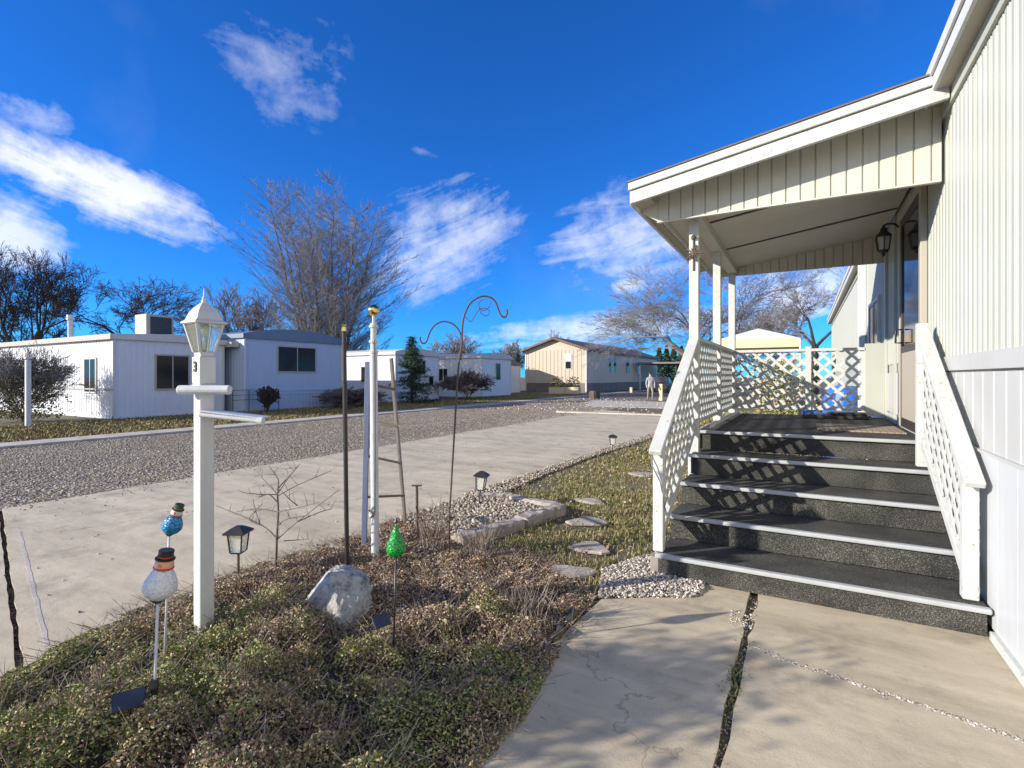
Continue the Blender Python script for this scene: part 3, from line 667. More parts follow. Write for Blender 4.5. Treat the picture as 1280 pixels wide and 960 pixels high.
sloped(MB(), XE, -1.27, FY+.002, BY, -.17, -.15).build('eave_soffit', M['trim'], roof)
# front, side and back valances of ribbed panels
prof = ((0,0),(.86,0),(.88,1),(.97,1),(.99,0))
b = MB(); ribwall(b, (-1.25,VY), (WX-.02,VY), 3.03, rz(-1.25)-.035, rz(WX)-.035, .112, .012, (0,-1), prof); b.build('valance', M['cream'], roof)
b = MB(); b.add([(x,y,z) for y in (VY,VY+.012) for x,z in ((-1.252,3.03),(-1.252,rz(-1.25)-.04),(-1.40,rz(-1.40)-.04),(-1.40,3.13))],[(0,1,2,3),(7,6,5,4),(0,4,5,1),(1,5,6,2),(2,6,7,3),(3,7,4,0)]); b.build('valance_end', M['cream'], roof)
b = MB(); b.box(-1.25,WX-.02,VY+.013,VY+.03,3.03,3.2); b.box(-1.26,WX-.02,VY-.008,VY+.035,3.015,3.03); b.build('valance_trim', M['cream'], roof, bevel=.003)
b = MB(); ribwall(b, (-1.25,BY-.1), (-1.25,VY), 3.05, rz(-1.25)-.035, rz(-1.25)-.035, .112, .012, (-1,0), prof); b.box(-1.237,-1.22,VY+.05,BY-.1,3.05,rz(-1.25)-.035); b.build('valance', M['cream'], roof)
b = MB(); ribwall(b, (-1.2,8.46), (WX-.02,8.46), 3.03, 3.30, 3.42, .112, .012, (0,-1), prof); b.box(-1.2,WX-.02,8.475,8.50,3.03,3.32); b.build('valance', M['cream'], roof)
b = MB(); b.box(COLX-.06,COLX+.07,VY+.04,8.44,3.062,3.14); b.build('beam', M['cream'], roof, bevel=.004)
def cz(x): return 3.10+(x+1.22)*(.30/(WX+1.22))
b = MB(); b.add([(x,y,cz(x)+dz) for dz in (0,.02) for y in (VY+.035,8.455) for x in (-1.215,WX-.03)], [(0,2,3,1),(4,5,7,6),(0,1,5,4),(1,3,7,5),(3,2,6,7),(2,0,4,6)]); b.build('ceiling', M['ceiling'], roof)
for yy in (5.83,7.16): b = MB(); b.beam((-.87,yy,cz(-.87)-.006),(WX-.04,yy,cz(WX)-.012), .03, .012); b.build('ceiling_batten', M['groove'], roof)
b = MB(); b.tube([(-.93,4.02,1.0),(-1.0,3.9,.93),(-.985,3.86,.84),(-.93,3.88,.72),(-.90,3.92,.5)], .004, 6); b.tube([(-1.0,3.9,.94),(-.92,4.05,1.02),(-.9,4.2,1.14)], .004, 6); tag(b.build('cord', M['bluegrey'], smooth=True), 'thin dark cord looped round the left stair post', 'cord')
# iron ornament on the column
p = Vector((COLX+.0, 5.38-.05, 2.72)); orn = thing('iron_ornament', 'small black iron star hung on the front porch column', 'ornament', p)
b = MB(); b.cyl(p+Vector((0,0,.15)), p+Vector((0,0,-.17)), .009, n=8)
for k in range(10):
    a = math.pi*2*k/10; r_ = .085 if k % 2 == 0 else .05
    b.beam(p+Vector((0,-.012,0)), p+Vector((math.cos(a)*r_,-.012,math.sin(a)*r_)), .02, .012)
b.lathe([(.001,-.03),(.028,-.02),(.028,.02),(.001,.03)], p, 10); b.build('star', M['rust'], orn)
b = MB(); b.lathe([(.001,0),(.02,.01),(.024,.03),(.012,.05),(.001,.055)], p+Vector((0,-.01,.13)), 10); b.build('finial', M['rust'], orn)

# wall lantern by the door
lp = Vector((WX-.02, 7.04, 3.0)); wl = thing('wall_lantern', 'black wall lantern with glass panes beside the front door', 'lantern', lp)
b = MB(); b.box(lp.x-.012,lp.x+.018,lp.y-.05,lp.y+.05,lp.z-.02,lp.z+.24); b.build('backplate', M['black'], wl, bevel=.006)
b = MB(); b.tube([lp+Vector(q) for q in ((-.01,0,.14),(-.06,0,.19),(-.12,0,.20),(-.16,0,.18),(-.16,0,.15))], .012, 8); b.build('arm', M['black'], wl, smooth=True)
lc = lp+Vector((-.16,0,-.10))
b = MB(); b.lathe([(.015,.27),(.03,.25),(.035,.22),(.085,.17),(.085,.155),(.07,.155)][::-1], lc, 6); b.lathe([(.045,-.02),(.055,0),(.055,.012)], lc, 6); b.lathe([(.008,-.06),(.02,-.04),(.01,-.02)], lc, 8)
for k in range(6):
    a = 2*math.pi*(k+.5)/6; b.cyl(lc+Vector((.055*math.cos(a),.055*math.sin(a),.005)), lc+Vector((.078*math.cos(a),.078*math.sin(a),.16)), .006, n=6)
b.build('cage', M['black'], wl)
b = MB(); b.lathe([(.048,.012),(.068,.155)], lc, 6); b.build('pane', M['frost'], wl)

# deck things
b = MB(); b.box(.12,.86,6.15,6.95,.949,.962); tag(b.build('doormat', M['mat'], bevel=.004), 'flat tan doormat lying on the porch deck by the door', 'doormat')
b = MB(); b.prism([(-.02,7.9),(.75,7.95),(.78,8.3),(.05,8.32)], .949, 1.0); b.prism([(.25,7.92),(.7,7.96),(.72,8.2),(.3,8.2)], 1.001, 1.035); tag(b.build('folded_mat', M['dark'], bevel=.01), 'dark folded mat stacked against the back lattice on the deck', 'mat')
b = MB(); b.cyl((-.02,8.2,1.0),(.15,8.22,1.0),.045,n=12); tag(b.build('blue_roll', M['tarp'], smooth=False), 'small bright blue roll lying on the deck by the back lattice', 'roll')

# ---------- things behind the porch ----------
ct = thing('canopy_tent', 'white peaked canopy with cream valance behind the porch', 'canopy', (*W(948,471,19).xy, 0))
cc = W(948,471,19); ax = Vector((1,0,0)); ay = Vector((0,1,0)); hw = 1.35; hd = 1.3
cn = [cc.xy.to_3d()+ax*(sx*hw)+ay*(sy*hd) for sx, sy in ((-1,-1),(1,-1),(1,1),(-1,1))]
zb_, zt_ = 2.80, 3.28
b = MB(); vs = [(p.x,p.y,zb_) for p in cn]+[(cc.x,cc.y,zt_)]+[(p.x,p.y,zb_-.02) for p in cn]; b.add(vs, [(0,1,4),(1,2,4),(2,3,4),(3,0,4),(8,7,6,5)]); b.build('canopy_top', M['canopy'], ct)
b = MB()
for i in range(4): p, q = cn[i], cn[(i+1)%4]; b.beam((p.x,p.y,zb_-.15),(q.x,q.y,zb_-.15), .02, .29)
b.build('valance', M['canopyval'], ct)
for p in cn: b = MB(); b.cyl((p.x,p.y,0),(p.x,p.y,zb_-.02),.03,n=8); b.build('leg', M['metalwhite'], ct)
# tarp-covered heap
p = W(1058,480,9.6); tp_ = thing('tarp_heap', 'blue tarp draped over a heap behind the back lattice', 'tarp', (p.x,p.y,0))
b = MB(); rr = random.Random(3); n = 18; vs = []
for (k, zz) in ((1.08,.02),(1.05,.5),(.98,1.0),(.8,1.24),(.35,1.34)):
    for i in range(n): a = 2*math.pi*i/n; q = k*(1+.08*math.sin(5*a+zz*4)+rr.uniform(-.04,.04)); vs.append((p.x+.40*q*math.cos(a), p.y+.4*q*math.sin(a), zz+rr.uniform(-.04,.04)))
b.add(vs, [(j*n+i,j*n+(i+1)%n,(j+1)*n+(i+1)%n,(j+1)*n+i) for j in range(4) for i in range(n)]+[tuple(range(4*n,5*n))]); b.build('cover', M['tarp'], tp_)
b = MB(); b.box(p.x-.78,p.x-.56,p.y-.3,p.y+.0,0,1.05); b.build('crate', M['dark'], tp_)

# ---------- trees ----------
def grow(base, height, nstem, spread, levels, seed, up=.35, ratio=.72, kids=(2,3), r0=.16, lean=0.0, split=.45, wob=.12, trunk=.25, minr=.006):
    r = random.Random(seed); segs = []; 
    def rec(p, d, L, rad, lv):
        ns = 3 if lv > 1 else 2; q = p.copy(); dd = d.copy(); ra = rad
        for i in range(ns):
            dd = (dd + Vector((r.uniform(-wob,wob), r.uniform(-wob,wob), r.uniform(-wob,wob)*.5+up*.12))).normalized()
            q2 = q+dd*(L/ns); rb = max(minr, ra*(.86 if lv else .6)); segs.append((q, q2, ra, rb, lv)); q = q2; ra = rb
            if lv > 0 and i < ns-1 and r.random() < .75:
                side(q, dd, L*ratio*r.uniform(.6,.95), ra*.55, lv-1)
        if lv > 0:
            for k in range(r.choice(kids)): side(q, dd, L*ratio*r.uniform(.8,1.1), ra*.74, lv-1)
    def side(q, d, L, rad, lv):
        ax_ = Vector((r.uniform(-1,1), r.uniform(-1,1), r.uniform(-1,1))); ax_ = (ax_-d*ax_.dot(d)).normalized()
        ang = split*r.uniform(.6,1.4); nd = (d*math.cos(ang)+ax_*math.sin(ang)); nd.z += up*.25
        rec(q, nd.normalized(), L, max(minr, rad), lv)
    tot = sum(ratio**i for i in range(levels+1)); L0 = height*(1-trunk)/tot*1.22
    p0 = Vector(base); th = height*trunk
    if trunk > 0: segs.append((p0, p0+Vector((0,0,th)), r0*1.25, r0, levels+1))
    for k in range(nstem):
        a = 2*math.pi*k/nstem+r.uniform(-.4,.4); s_ = spread*r.uniform(.5,1.1)
        d = Vector((math.cos(a)*s_+lean, math.sin(a)*s_, 1)).normalized()
        rec(p0+Vector((0,0,th*.98)), d, L0, r0*.72/ (nstem**.25), levels)
    return segs
def tree(name, label, cat, px, t, base_z, segs_kw, mt, mc, group=None, ks=1.0, top=None, width=None):
    p = W(px, 471, t); base = Vector((p.x,p.y,base_z)); segs = fan_segs(base, top, width, 11) if segs_kw == 'fan' else grow(base, **segs_kw)
    P0 = np.array([tuple(s[0]) for s in segs]); P1 = np.array([tuple(s[1]) for s in segs]); R0 = np.array([s[2] for s in segs]); R1 = np.array([s[3] for s in segs]); lv = np.array([s[4] for s in segs])
    if top:      # fit the true height
        k = (top-base_z)/(P1[:,2].max()-base_z)
        P0[:,2] = base_z+(P0[:,2]-base_z)*k; P1[:,2] = base_z+(P1[:,2]-base_z)*k
    if width:
        rr_ = (P1[:,:2]-np.array(base.xy)) @ np.array([C_,S_]); k = width/(np.percentile(rr_,99.5)-np.percentile(rr_,.5))
        P0[:,:2] = np.array(base.xy)+(P0[:,:2]-np.array(base.xy))*k; P1[:,:2] = np.array(base.xy)+(P1[:,:2]-np.array(base.xy))*k
    root = thing(name, label, cat, base, group); mx = lv.max()
    for nm, sel, n, m_ in (('trunk', lv >= mx-1, 7, mt), ('crown', lv < mx-1, 3, mc)):
        V, F = seg_arrays(P0[sel],P1[sel],R0[sel]*ks,R1[sel]*ks,n); np_mesh(nm, V, F, m_, root)
    return root
def ztop(py, t): return H+(471-py)/FPX*t
BT = 'bare winter trees'
def fan_segs(base, top, width, seed):
    r = random.Random(seed); segs = []; hh = top-base.z
    def env(f_): return width/2*(math.sin(math.pi*min(1,max(0,(f_*.93+.05)))**.75)**.6)
    for k in range(11):
        a = 2*math.pi*k/11+r.uniform(-.3,.3); sp = r.uniform(.12,.42) if k else .03; n = 16; p = base+Vector((math.cos(a)*.25,math.sin(a)*.25,.2)); tip = hh*r.uniform(.82,1.0)*(1-.25*sp)
        rad = .11; ex = math.cos(a)*sp*width*.62; ey = math.sin(a)*sp*width*.62
        for i in range(n):
            f0, f1 = (i)/n, (i+1)/n
            q = base+Vector((math.cos(a)*.25+ex*f1**.9+r.uniform(-.06,.06), math.sin(a)*.25+ey*f1**.9+r.uniform(-.06,.06), .2+tip*f1))
            r1 = .11*(1-f1)**.9+.010; segs.append((p,q,rad,r1,5)); 
            if i >= 1:
                for m_ in range(4 if i < 11 else 3):
                    aa = r.uniform(0,2*math.pi); s0 = p.lerp(q, r.random()); el = R(r.uniform(38,62)); L = min(3.9, env(f1)*.85)*r.uniform(.45,1.1)*(1-.3*f1)+.4
                    dd = Vector((math.cos(aa)*math.cos(el),math.sin(aa)*math.cos(el),math.sin(el))); pp = s0; ns = max(4,int(L/.33)); br = .034*(1-f1*.6)
                    for t_ in range(ns):
                        dd = (dd+Vector((r.uniform(-.1,.1),r.uniform(-.1,.1),r.uniform(-.02,.11)))).normalized(); qq = pp+dd*(L/ns); b1 = max(.008, br*(1-(t_+1)/ns*.85)); b0 = max(.008, br*(1-t_/ns*.85)); segs.append((pp,qq,b0,b1,2))
                        for u_ in range(3):
                            ax_ = Vector((r.uniform(-1,1),r.uniform(-1,1),r.uniform(-.3,.6))); d2 = (dd+ax_*.75).normalized(); l2 = r.uniform(.3,.95)*(1-.3*t_/ns); w1 = qq+d2*l2*.5; d3 = (d2+Vector((r.uniform(-.3,.3),r.uniform(-.3,.3),.3))).normalized(); w2 = w1+d3*l2*.5
                            segs.append((qq,w1,.0105,.009,1)); segs.append((w1,w2,.009,.0065,0))
                            if r.random() < .7: w3 = w1+(d3+Vector((r.uniform(-.8,.8),r.uniform(-.8,.8),.2))).normalized()*l2*.4; segs.append((w1,w3,.0075,.005,0))
                        pp = qq
            p = q; rad = r1
    return segs
tree('bare_tree','tall fan shaped bare tree rising behind the blue roofed home','tree', 407, 36, 0, 'fan', M['bark'], M['twig'], BT, top=ztop(216,36), width=10.0)
tree('bare_tree','broad dark bare tree at the far left behind the white home','tree', 28, 36, 0, dict(height=11,nstem=4,spread=.75,levels=6,seed=5,up=.15,ratio=.74,r0=.34,split=.62,wob=.18,trunk=.22,minr=.011), M['barkdark'], M['barkdark'], BT, top=ztop(303,36), width=10.5)
tree('bare_tree','small forked bare tree left of the rooftop cooler','tree', 163, 40, 0, dict(height=10,nstem=3,spread=.7,levels=5,seed=9,up=.15,ratio=.74,r0=.24,split=.6,wob=.16,trunk=.4,minr=.013), M['barkdark'], M['barkdark'], BT, top=ztop(335,40), width=7.4)
tree('bare_tree','rounded reddish bare tree between the lamp post and tall tree','tree', 300, 40, 0, dict(height=9,nstem=5,spread=.6,levels=5,seed=21,up=.2,ratio=.76,r0=.2,split=.5,wob=.14,trunk=.2,minr=.013), M['bark'], M['twigred'], BT, top=ztop(350,40), width=8)
tree('bare_tree','wide bare tree behind the porch column and long beige home','tree', 872, 26, 0, dict(height=8,nstem=5,spread=1.0,levels=6,seed=14,up=.05,ratio=.75,r0=.2,split=.55,wob=.14,trunk=.3,minr=.0048), M['bark'], M['twig'], BT, top=ztop(318,26), width=9.2)
tree('bare_tree','bare tree with dark forked trunk right of the white canopy','tree', 1019, 27, 0, dict(height=8,nstem=3,spread=.75,levels=6,seed=33,up=.1,ratio=.75,r0=.16,split=.55,wob=.14,trunk=.42,minr=.0048), M['barkdark'], M['twig'], BT, top=ztop(332,27), width=6.2)
tree('bare_tree','pale bushy bare tree behind the white canopy','tree', 958, 40, 0, dict(height=7,nstem=6,spread=.8,levels=5,seed=41,up=.1,ratio=.76,r0=.16,split=.5,wob=.14,trunk=.2,minr=.012), M['bark'], M['twig'], BT, top=ztop(372,40), width=6)
tree('bare_tree','low bare tree showing over the white homes beyond the shepherd hook','tree', 573, 52, 0, dict(height=6,nstem=6,spread=.8,levels=5,seed=42,up=.1,ratio=.74,r0=.16,split=.5,wob=.14,trunk=.2,minr=.018), M['bark'], M['twig'], BT, top=ztop(413,52), width=5.2)
tree('bare_tree','tip of a bare tree just above the beige gable','tree', 694, 62, 0, dict(height=7,nstem=6,spread=.8,levels=5,seed=43,up=.1,ratio=.74,r0=.16,split=.5,wob=.14,trunk=.2,minr=.02), M['bark'], M['twig'], BT, top=ztop(411,62), width=4)
tree('bare_tree','thin bare tree in the gap left of the beige home','tree', 640, 66, 0, dict(height=6,nstem=6,spread=.8,levels=5,seed=44,up=.1,ratio=.74,r0=.16,split=.5,wob=.14,trunk=.2,minr=.02), M['bark'], M['twig'], BT, top=ztop(423,66), width=4.5)
tree('bare_shrub','big twiggy shrub against the sunlit side of the white home','shrub', 28, 17.2, 0, dict(height=2.6,nstem=12,spread=.55,levels=5,seed=51,up=.2,ratio=.72,r0=.045,split=.5,wob=.18,trunk=.02,minr=.006), M['bark'], M['twig'], 'bare shrubs in front of the homes', top=2.75, width=2.9)
tree('bare_shrub','reddish twiggy shrub before the farther white home','shrub', 585, 33, 0, dict(height=2.6,nstem=10,spread=.7,levels=5,seed=52,up=.15,ratio=.72,r0=.04,split=.5,wob=.15,trunk=.02,minr=.011), M['bark'], M['twigred'], 'bare shrubs in front of the homes', top=2.1, width=3.4)
tree('bare_shrub','low reddish shrub at the right corner of the blue roofed home','shrub', 437, 25, 0, dict(height=1.4,nstem=10,spread=.9,levels=5,seed=53,up=.1,ratio=.72,r0=.03,split=.6,wob=.15,trunk=.02,minr=.009), M['bark'], M['twigred'], 'bare shrubs in front of the homes', top=1.1, width=2.8)
tree('bare_shrub','small dark shrub under the window of the blue roofed home','shrub', 334, 21.2, 0, dict(height=1.2,nstem=8,spread=.5,levels=4,seed=54,up=.2,ratio=.72,r0=.03,split=.5,wob=.15,trunk=.02,minr=.011), M['barkdark'], M['barkdark'], 'bare shrubs in front of the homes', top=1.15, width=.9)
p_ = Vector((-4.2,-1.0,0)); sb = thing('added_shade_tree','small round headed tree added out of view to shade the walkway','tree',p_)  # out-of-frame tree added so its crown throws dappled shade on the walkway
n = 1700; rr_ = RNG.normal(0,.20,n); r2_ = RNG.normal(0,.20,n); leaves('crown', p_.x+rr_, p_.y+r2_, 1.62+RNG.normal(0,.15,n), .075, .04, M['cover'], 1.4, None, None, None, sb)
b = MB(); b.cyl(p_, p_+Vector((0,0,1.5)), .022, .015, 8); b.build('trunk', M['bark'], sb)
# leaves on the big left shrub
p = W(26,471,17.2); n = 5200; a = RNG.normal(0,.62,n); b_ = RNG.normal(0,.55,n); zz = RNG.uniform(.1,2.1,n)
k = (a**2+b_**2)**.5 < 1.5*(1-.35*zz/2.2); lf = thing('leafy_shrub','dull leafy undergrowth inside the twiggy shrub at the far left','shrub',(p.x,p.y,0)); leaves('foliage', p.x+a[k], p.y+b_[k], zz[k], .075, .05, M['shrubleaf'], 1.4, None, None, None, lf)

# spruce
p = W(515,471,28.3); sp = thing('spruce_tree','dark green spruce standing before the white homes','tree',(p.x,p.y,0))
b = MB(); b.cyl((p.x,p.y,0),(p.x,p.y,3.6),.09,.02,8); b.build('trunk', M['barkdark'], sp)
XS, YS, ZS = [], [], []; rr = random.Random(4); htop = 3.75
for i in range(250):
    f_ = rr.random()**.8; z0 = .18+f_*(htop-.25); L = (1-(z0/htop))**.85*1.30*rr.uniform(.45,1.35)+.05; a = rr.uniform(0,2*math.pi)
    m_ = int(12+L*60)
    for k in range(m_):
        q = rr.random()**.7*L; w_ = .14*(1-q/L)+.05
        XS.append(p.x+math.cos(a)*q+rr.gauss(0,w_)); YS.append(p.y+math.sin(a)*q+rr.gauss(0,w_)); ZS.append(max(.05, z0-.18*q+.10*q*q+rr.gauss(0,.045)))
leaves('crown', np.array(XS), np.array(YS), np.array(ZS), .13, .03, M['spruce'], .9, None, None, None, sp)
# far evergreens
for i, (px, t, py) in enumerate(((824,90,431),(833,92,429),(842,95,430),(781,95,432),(852,88,430),(908,92,432))):
    p = W(px,471,t); hh = ztop(py+3,t); e = thing('evergreen_tree', ['evergreen tip left of the slanted stair rail','middle evergreen tip above the end of the beige roof','evergreen tip nearest the slanted stair rail','small evergreen tip above the beige roof ridge','dark evergreen behind the slanted stair rail','dark evergreen seen between the porch columns'][i], 'tree', (p.x,p.y,0), 'far evergreen trees beyond the beige home')
    b = MB(); b.cyl((p.x,p.y,0),(p.x,p.y,hh*.9),.15,.04,6); b.build('trunk', M['barkdark'], e)
    n = 1500; f_ = RNG.uniform(0,1,n)**1.0; a = RNG.uniform(0,2*math.pi,n); L = (1-f_)**.7*1.6*RNG.uniform(.3,1,n)
    leaves('crown', p.x+np.cos(a)*L, p.y+np.sin(a)*L, .4+f_*(hh-.4), .5, .22, M['spruce'], 1.0, None, None, None, e)

# ---------- homes across the street ----------
def far_home(label, x1, y0, y1, length, zw, m, roofm, roof='flat', zr=.25, skirt=None, wins=(), side_wins=(), rooft=None):
    r = thing('mobile_home', label, 'mobile home', (x1-length/2, (y0+y1)/2, 0), 'mobile homes across the street'); x0 = x1-length
    b = MB(); ribwall(b,(x1,y0),(x1,y1),.03,zw,zw,.2,.012,(1,0)); ribwall(b,(x0,y0),(x1,y0),.03,zw,zw,.2,.012,(0,-1)); ribwall(b,(x1,y1),(x0,y1),.03,zw,zw,.2,.012,(0,1)); ribwall(b,(x0,y1),(x0,y0),.03,zw,zw,.2,.012,(-1,0)); b.build('wall', m, r)
    e = .12; n = 12 if roof == 'arch' else 2; pr = []
    for i in range(n+1):
        f_ = i/n; hh = zr*(math.sin(math.pi*f_)**.8 if roof == 'arch' else (1-abs(2*f_-1)))
        pr.append((y0-e+(y1-y0+2*e)*f_, zw+.16+hh))
    prof_ = [(y0-e,zw-.02)]+pr+[(y1+e,zw-.02)]; k = len(prof_)
    b = MB(); vs = [(x0-e,y,z) for y,z in prof_]+[(x1+e,y,z) for y,z in prof_]
    b.add(vs, [tuple(range(k)), tuple(range(2*k-1,k-1,-1))]+[(i,k+i,k+(i+1)%k,(i+1)%k) for i in range(k)]); rf = b.build('roof', roofm, r)
    if rooft:
        b = MB(); b.box(x0-e-.03,x1+e+.03,y0-e-.03,y0-e-.002,zw-.03,zw+.15); b.build('roof_edge', rooft, rf)
    b = MB(); b.box(x0-.02,x1+.02,y0-.02,y0-.005,.0,.12); b.box(x1+.004,x1+.02,y0-.02,y1+.02,0,.12); b.build('base_trim', skirt or m, r)
    for q_ in ((y0-.02,y0+.07),(y1-.07,y1+.02)): b = MB(); b.box(x1+.002,x1+.03,q_[0],q_[1],.12,zw-.03); b.build('corner_trim', M['white'], r)
    for (a, c, z0, z1, nb) in wins: win(r, x1, a, c, z0, z1, 1, 'trim', nb)
    for (a, c, z0, z1) in side_wins:
        b = MB(); b.box(a-.06,c+.06,y0-.045,y0-.001,z0-.06,z0); b.box(a-.06,c+.06,y0-.045,y0-.001,z1,z1+.06); b.box(a-.06,a,y0-.045,y0-.001,z0,z1); b.box(c,c+.06,y0-.045,y0-.001,z0,z1); b.box((a+c)/2-.02,(a+c)/2+.02,y0-.04,y0-.005,z0,z1); w = b.build('window', M['white'], r)
        b = MB(); b.box(a,c,y0-.03,y0-.015,z0,z1); b.build('pane', M['glass'], w)
    return r
hA = far_home('white flat roofed mobile home with a rooftop cooler at the left', -21.3, 8.95, 12.95, 15, 2.86, M['hwhite'], M['roofwhite'], 'flat', .12, wins=[(10.35,11.5,1.05,2.3,1)], side_wins=[(-23.4,-22.55,.95,2.15)], rooft=M['trim'])
b = MB(); b.box(-36,-21.27,8.918,8.93,1.02,1.08); b.build('side_rail', M['trim'], hA)
hB = far_home('pale blue mobile home with an arched blue roof', -20.5, 13.35, 18.6, 13, 3.16, M['hblue'], M['roofblue'], 'arch', .34, wins=[(14.95,16.95,1.75,2.85,1)])
b = MB(); b.box(-20.494,-20.47,13.4,18.55,.86,.92); b.box(-20.494,-20.475,13.4,18.55,.70,.73); b.build('side_rail', M['hblue'], hB)
b = MB()
for z in (.55,.75,.95): b.tube([(-20.1,12.6,z),(-20.1,14.7,z)], .012, 6)
for yy in (12.6,13.3,14.0,14.7): b.cyl((-20.1,yy,0),(-20.1,yy,.97),.018,n=6)
tag(b.build('low_railing', M['rust']), 'low thin metal railing beside the blue roofed home', 'railing')
b = MB(); b.box(-23,-20.8,12.98,13.32,2.75,2.95); b.box(-23,-22.8,12.98,13.32,.03,2.75); tag(b.build('entry_cover', M['trim']), 'tan covered passage between the two left homes', 'entry cover')
far_home('low white home partly hidden by the spruce', -20.8, 22.9, 27.0, 14, 2.82, M['hwhite'], M['roofwhite'], 'arch', .25, wins=[(24.6,25.6,1.7,2.5,2),(26.0,26.4,1.0,1.5,0)], side_wins=[(-23.5,-22.7,1.2,2.1)])
far_home('white home with a narrow tall window left of the beige home', -20.6, 31.9, 36.2, 14, 2.9, M['hwhite'], M['roofwhite'], 'arch', .28, wins=[(33.9,34.5,1.3,2.5,0)], side_wins=[(-24.5,-23.7,1.2,2.1)])
far_home('small pale home in the gap behind the black shrub', -24, 40.5, 44, 10, 2.6, M['hwhite'], M['roofgrey'], 'flat', .3)
# rooftop cooler and vent
p = W(194,404,21.5); q = thing('rooftop_cooler', 'boxy tan cooler with dark louvres on the white home roof', 'cooler', (p.x,p.y,3.02))
b = MB(); b.box(p.x-.45,p.x+.45,p.y-.55,p.y+.5,3.16,4.05); b.build('casing', M['trim'], q, bevel=.02)
b = MB(); b.box(p.x+.452,p.x+.48,p.y-.4,p.y+.4,3.25,3.95); b.build('louvre', M['dark'], q)
b = MB(); b.box(p.x-.4,p.x-.3,p.y-.5,p.y+.45,3.0,3.16); b.box(p.x+.3,p.x+.4,p.y-.5,p.y+.45,3.0,3.16); b.build('stand', M['rust'], q)
p = W(88,410,20.5); b = MB(); b.cyl((p.x,p.y,2.9),(p.x,p.y,3.75),.09,n=12); b.cyl((p.x,p.y,3.76),(p.x,p.y,3.95),.14,.12,n=12); tag(b.build('roof_vent', M['metalwhite']), 'grey vent pipe standing on the left home roof', 'vent pipe')
p, t_ = G(35,534); b = MB(); b.box(p.x-.06,p.x+.06,p.y-.06,p.y+.06,0,ztop(450,t_)); b.box(p.x-.08,p.x+.08,p.y-.08,p.y+.08,ztop(449,t_),ztop(446,t_)); tag(b.build('white_post', M['metalwhite'], bevel=.01), 'white post standing in front of the big left shrub', 'post')

# beige home (gable end towards us)
bx0, bx1, by0, by1 = -24.1, -17.65, 45.3, 72; zw = 4.02
bh = thing('mobile_home', 'long beige mobile home with a shallow gable at the street end', 'mobile home', (bx1,by0,0), 'mobile homes across the street')
b = MB(); ribwall(b,(bx0,by0),(bx1,by0),.9,zw,zw,.4,.03,(0,-1)); ribwall(b,(bx1,by0),(bx1,by1),.9,zw,zw,.4,.03,(1,0)); ribwall(b,(bx1,by1),(bx0,by1),.9,zw,zw,.4,.03,(0,1)); ribwall(b,(bx0,by1),(bx0,by0),.9,zw,zw,.4,.03,(-1,0))
xm = (bx0+bx1)/2; b.add([(bx0,by0,zw),(bx1,by0,zw),(xm,by0,zw+1.12)],[(0,1,2)]); b.build('wall', M['hbeige'], bh)
b = MB(); b.box(bx0+.03,bx1-.03,by0+.03,by1,-.1,.9); b.build('skirting', M['skirtdark'], bh)
e = .35; b = MB(); pf = [(bx0-e,zw-.1),(xm,zw+1.08),(bx1+e,zw-.1),(bx1+e,zw+.08),(xm,zw+1.28),(bx0-e,zw+.08)]
b.add([(x,by0-.5,z) for x,z in pf]+[(x,by1+.5,z) for x,z in pf], [(0,1,4,5),(1,2,3,4),(11,10,7,6),(10,9,8,7)]+[(i,6+i,6+(i+1)%6,(i+1)%6) for i in range(6)]); b.build('roof', M['roofbrown'], bh)
b = MB(); b.box(xm+1.05,xm+1.75,by0-.05,by0-.005,2.2,3.7); w = b.build('window', M['white'], bh); b = MB(); b.box(xm+1.12,xm+1.68,by0-.06,by0-.051,2.28,2.95); b.build('pane', M['glass'], w)
for (a, c) in ((51.5,52.3),(53.1,53.9),(57.5,58.8),(62.3,63.2)): win(bh, bx1, a, c, 1.9, 3.5, 1, 'white', 0)
for q_ in ((bx1-.1,bx1+.02),(bx0-.02,bx0+.12)): b = MB(); b.box(q_[0],q_[1],by0-.04,by0+.1,.1,zw); b.build('corner_trim', M['white'], bh)
cp = thing('carport', 'low carport with a dark underside past the beige home', 'carport', (-13.2,66,0))
b = MB(); b.box(-17.2,-9.5,60,70,3.0,3.2); b.build('carport_roof', M['roofgrey'], cp)
for xx, yy in ((-9.8,60.3),(-9.8,69.7),(-16.8,60.3),(-16.8,69.7)): b = MB(); b.cyl((xx,yy,0),(xx,yy,3),.07,n=8); b.build('post', M['metalwhite'], cp)
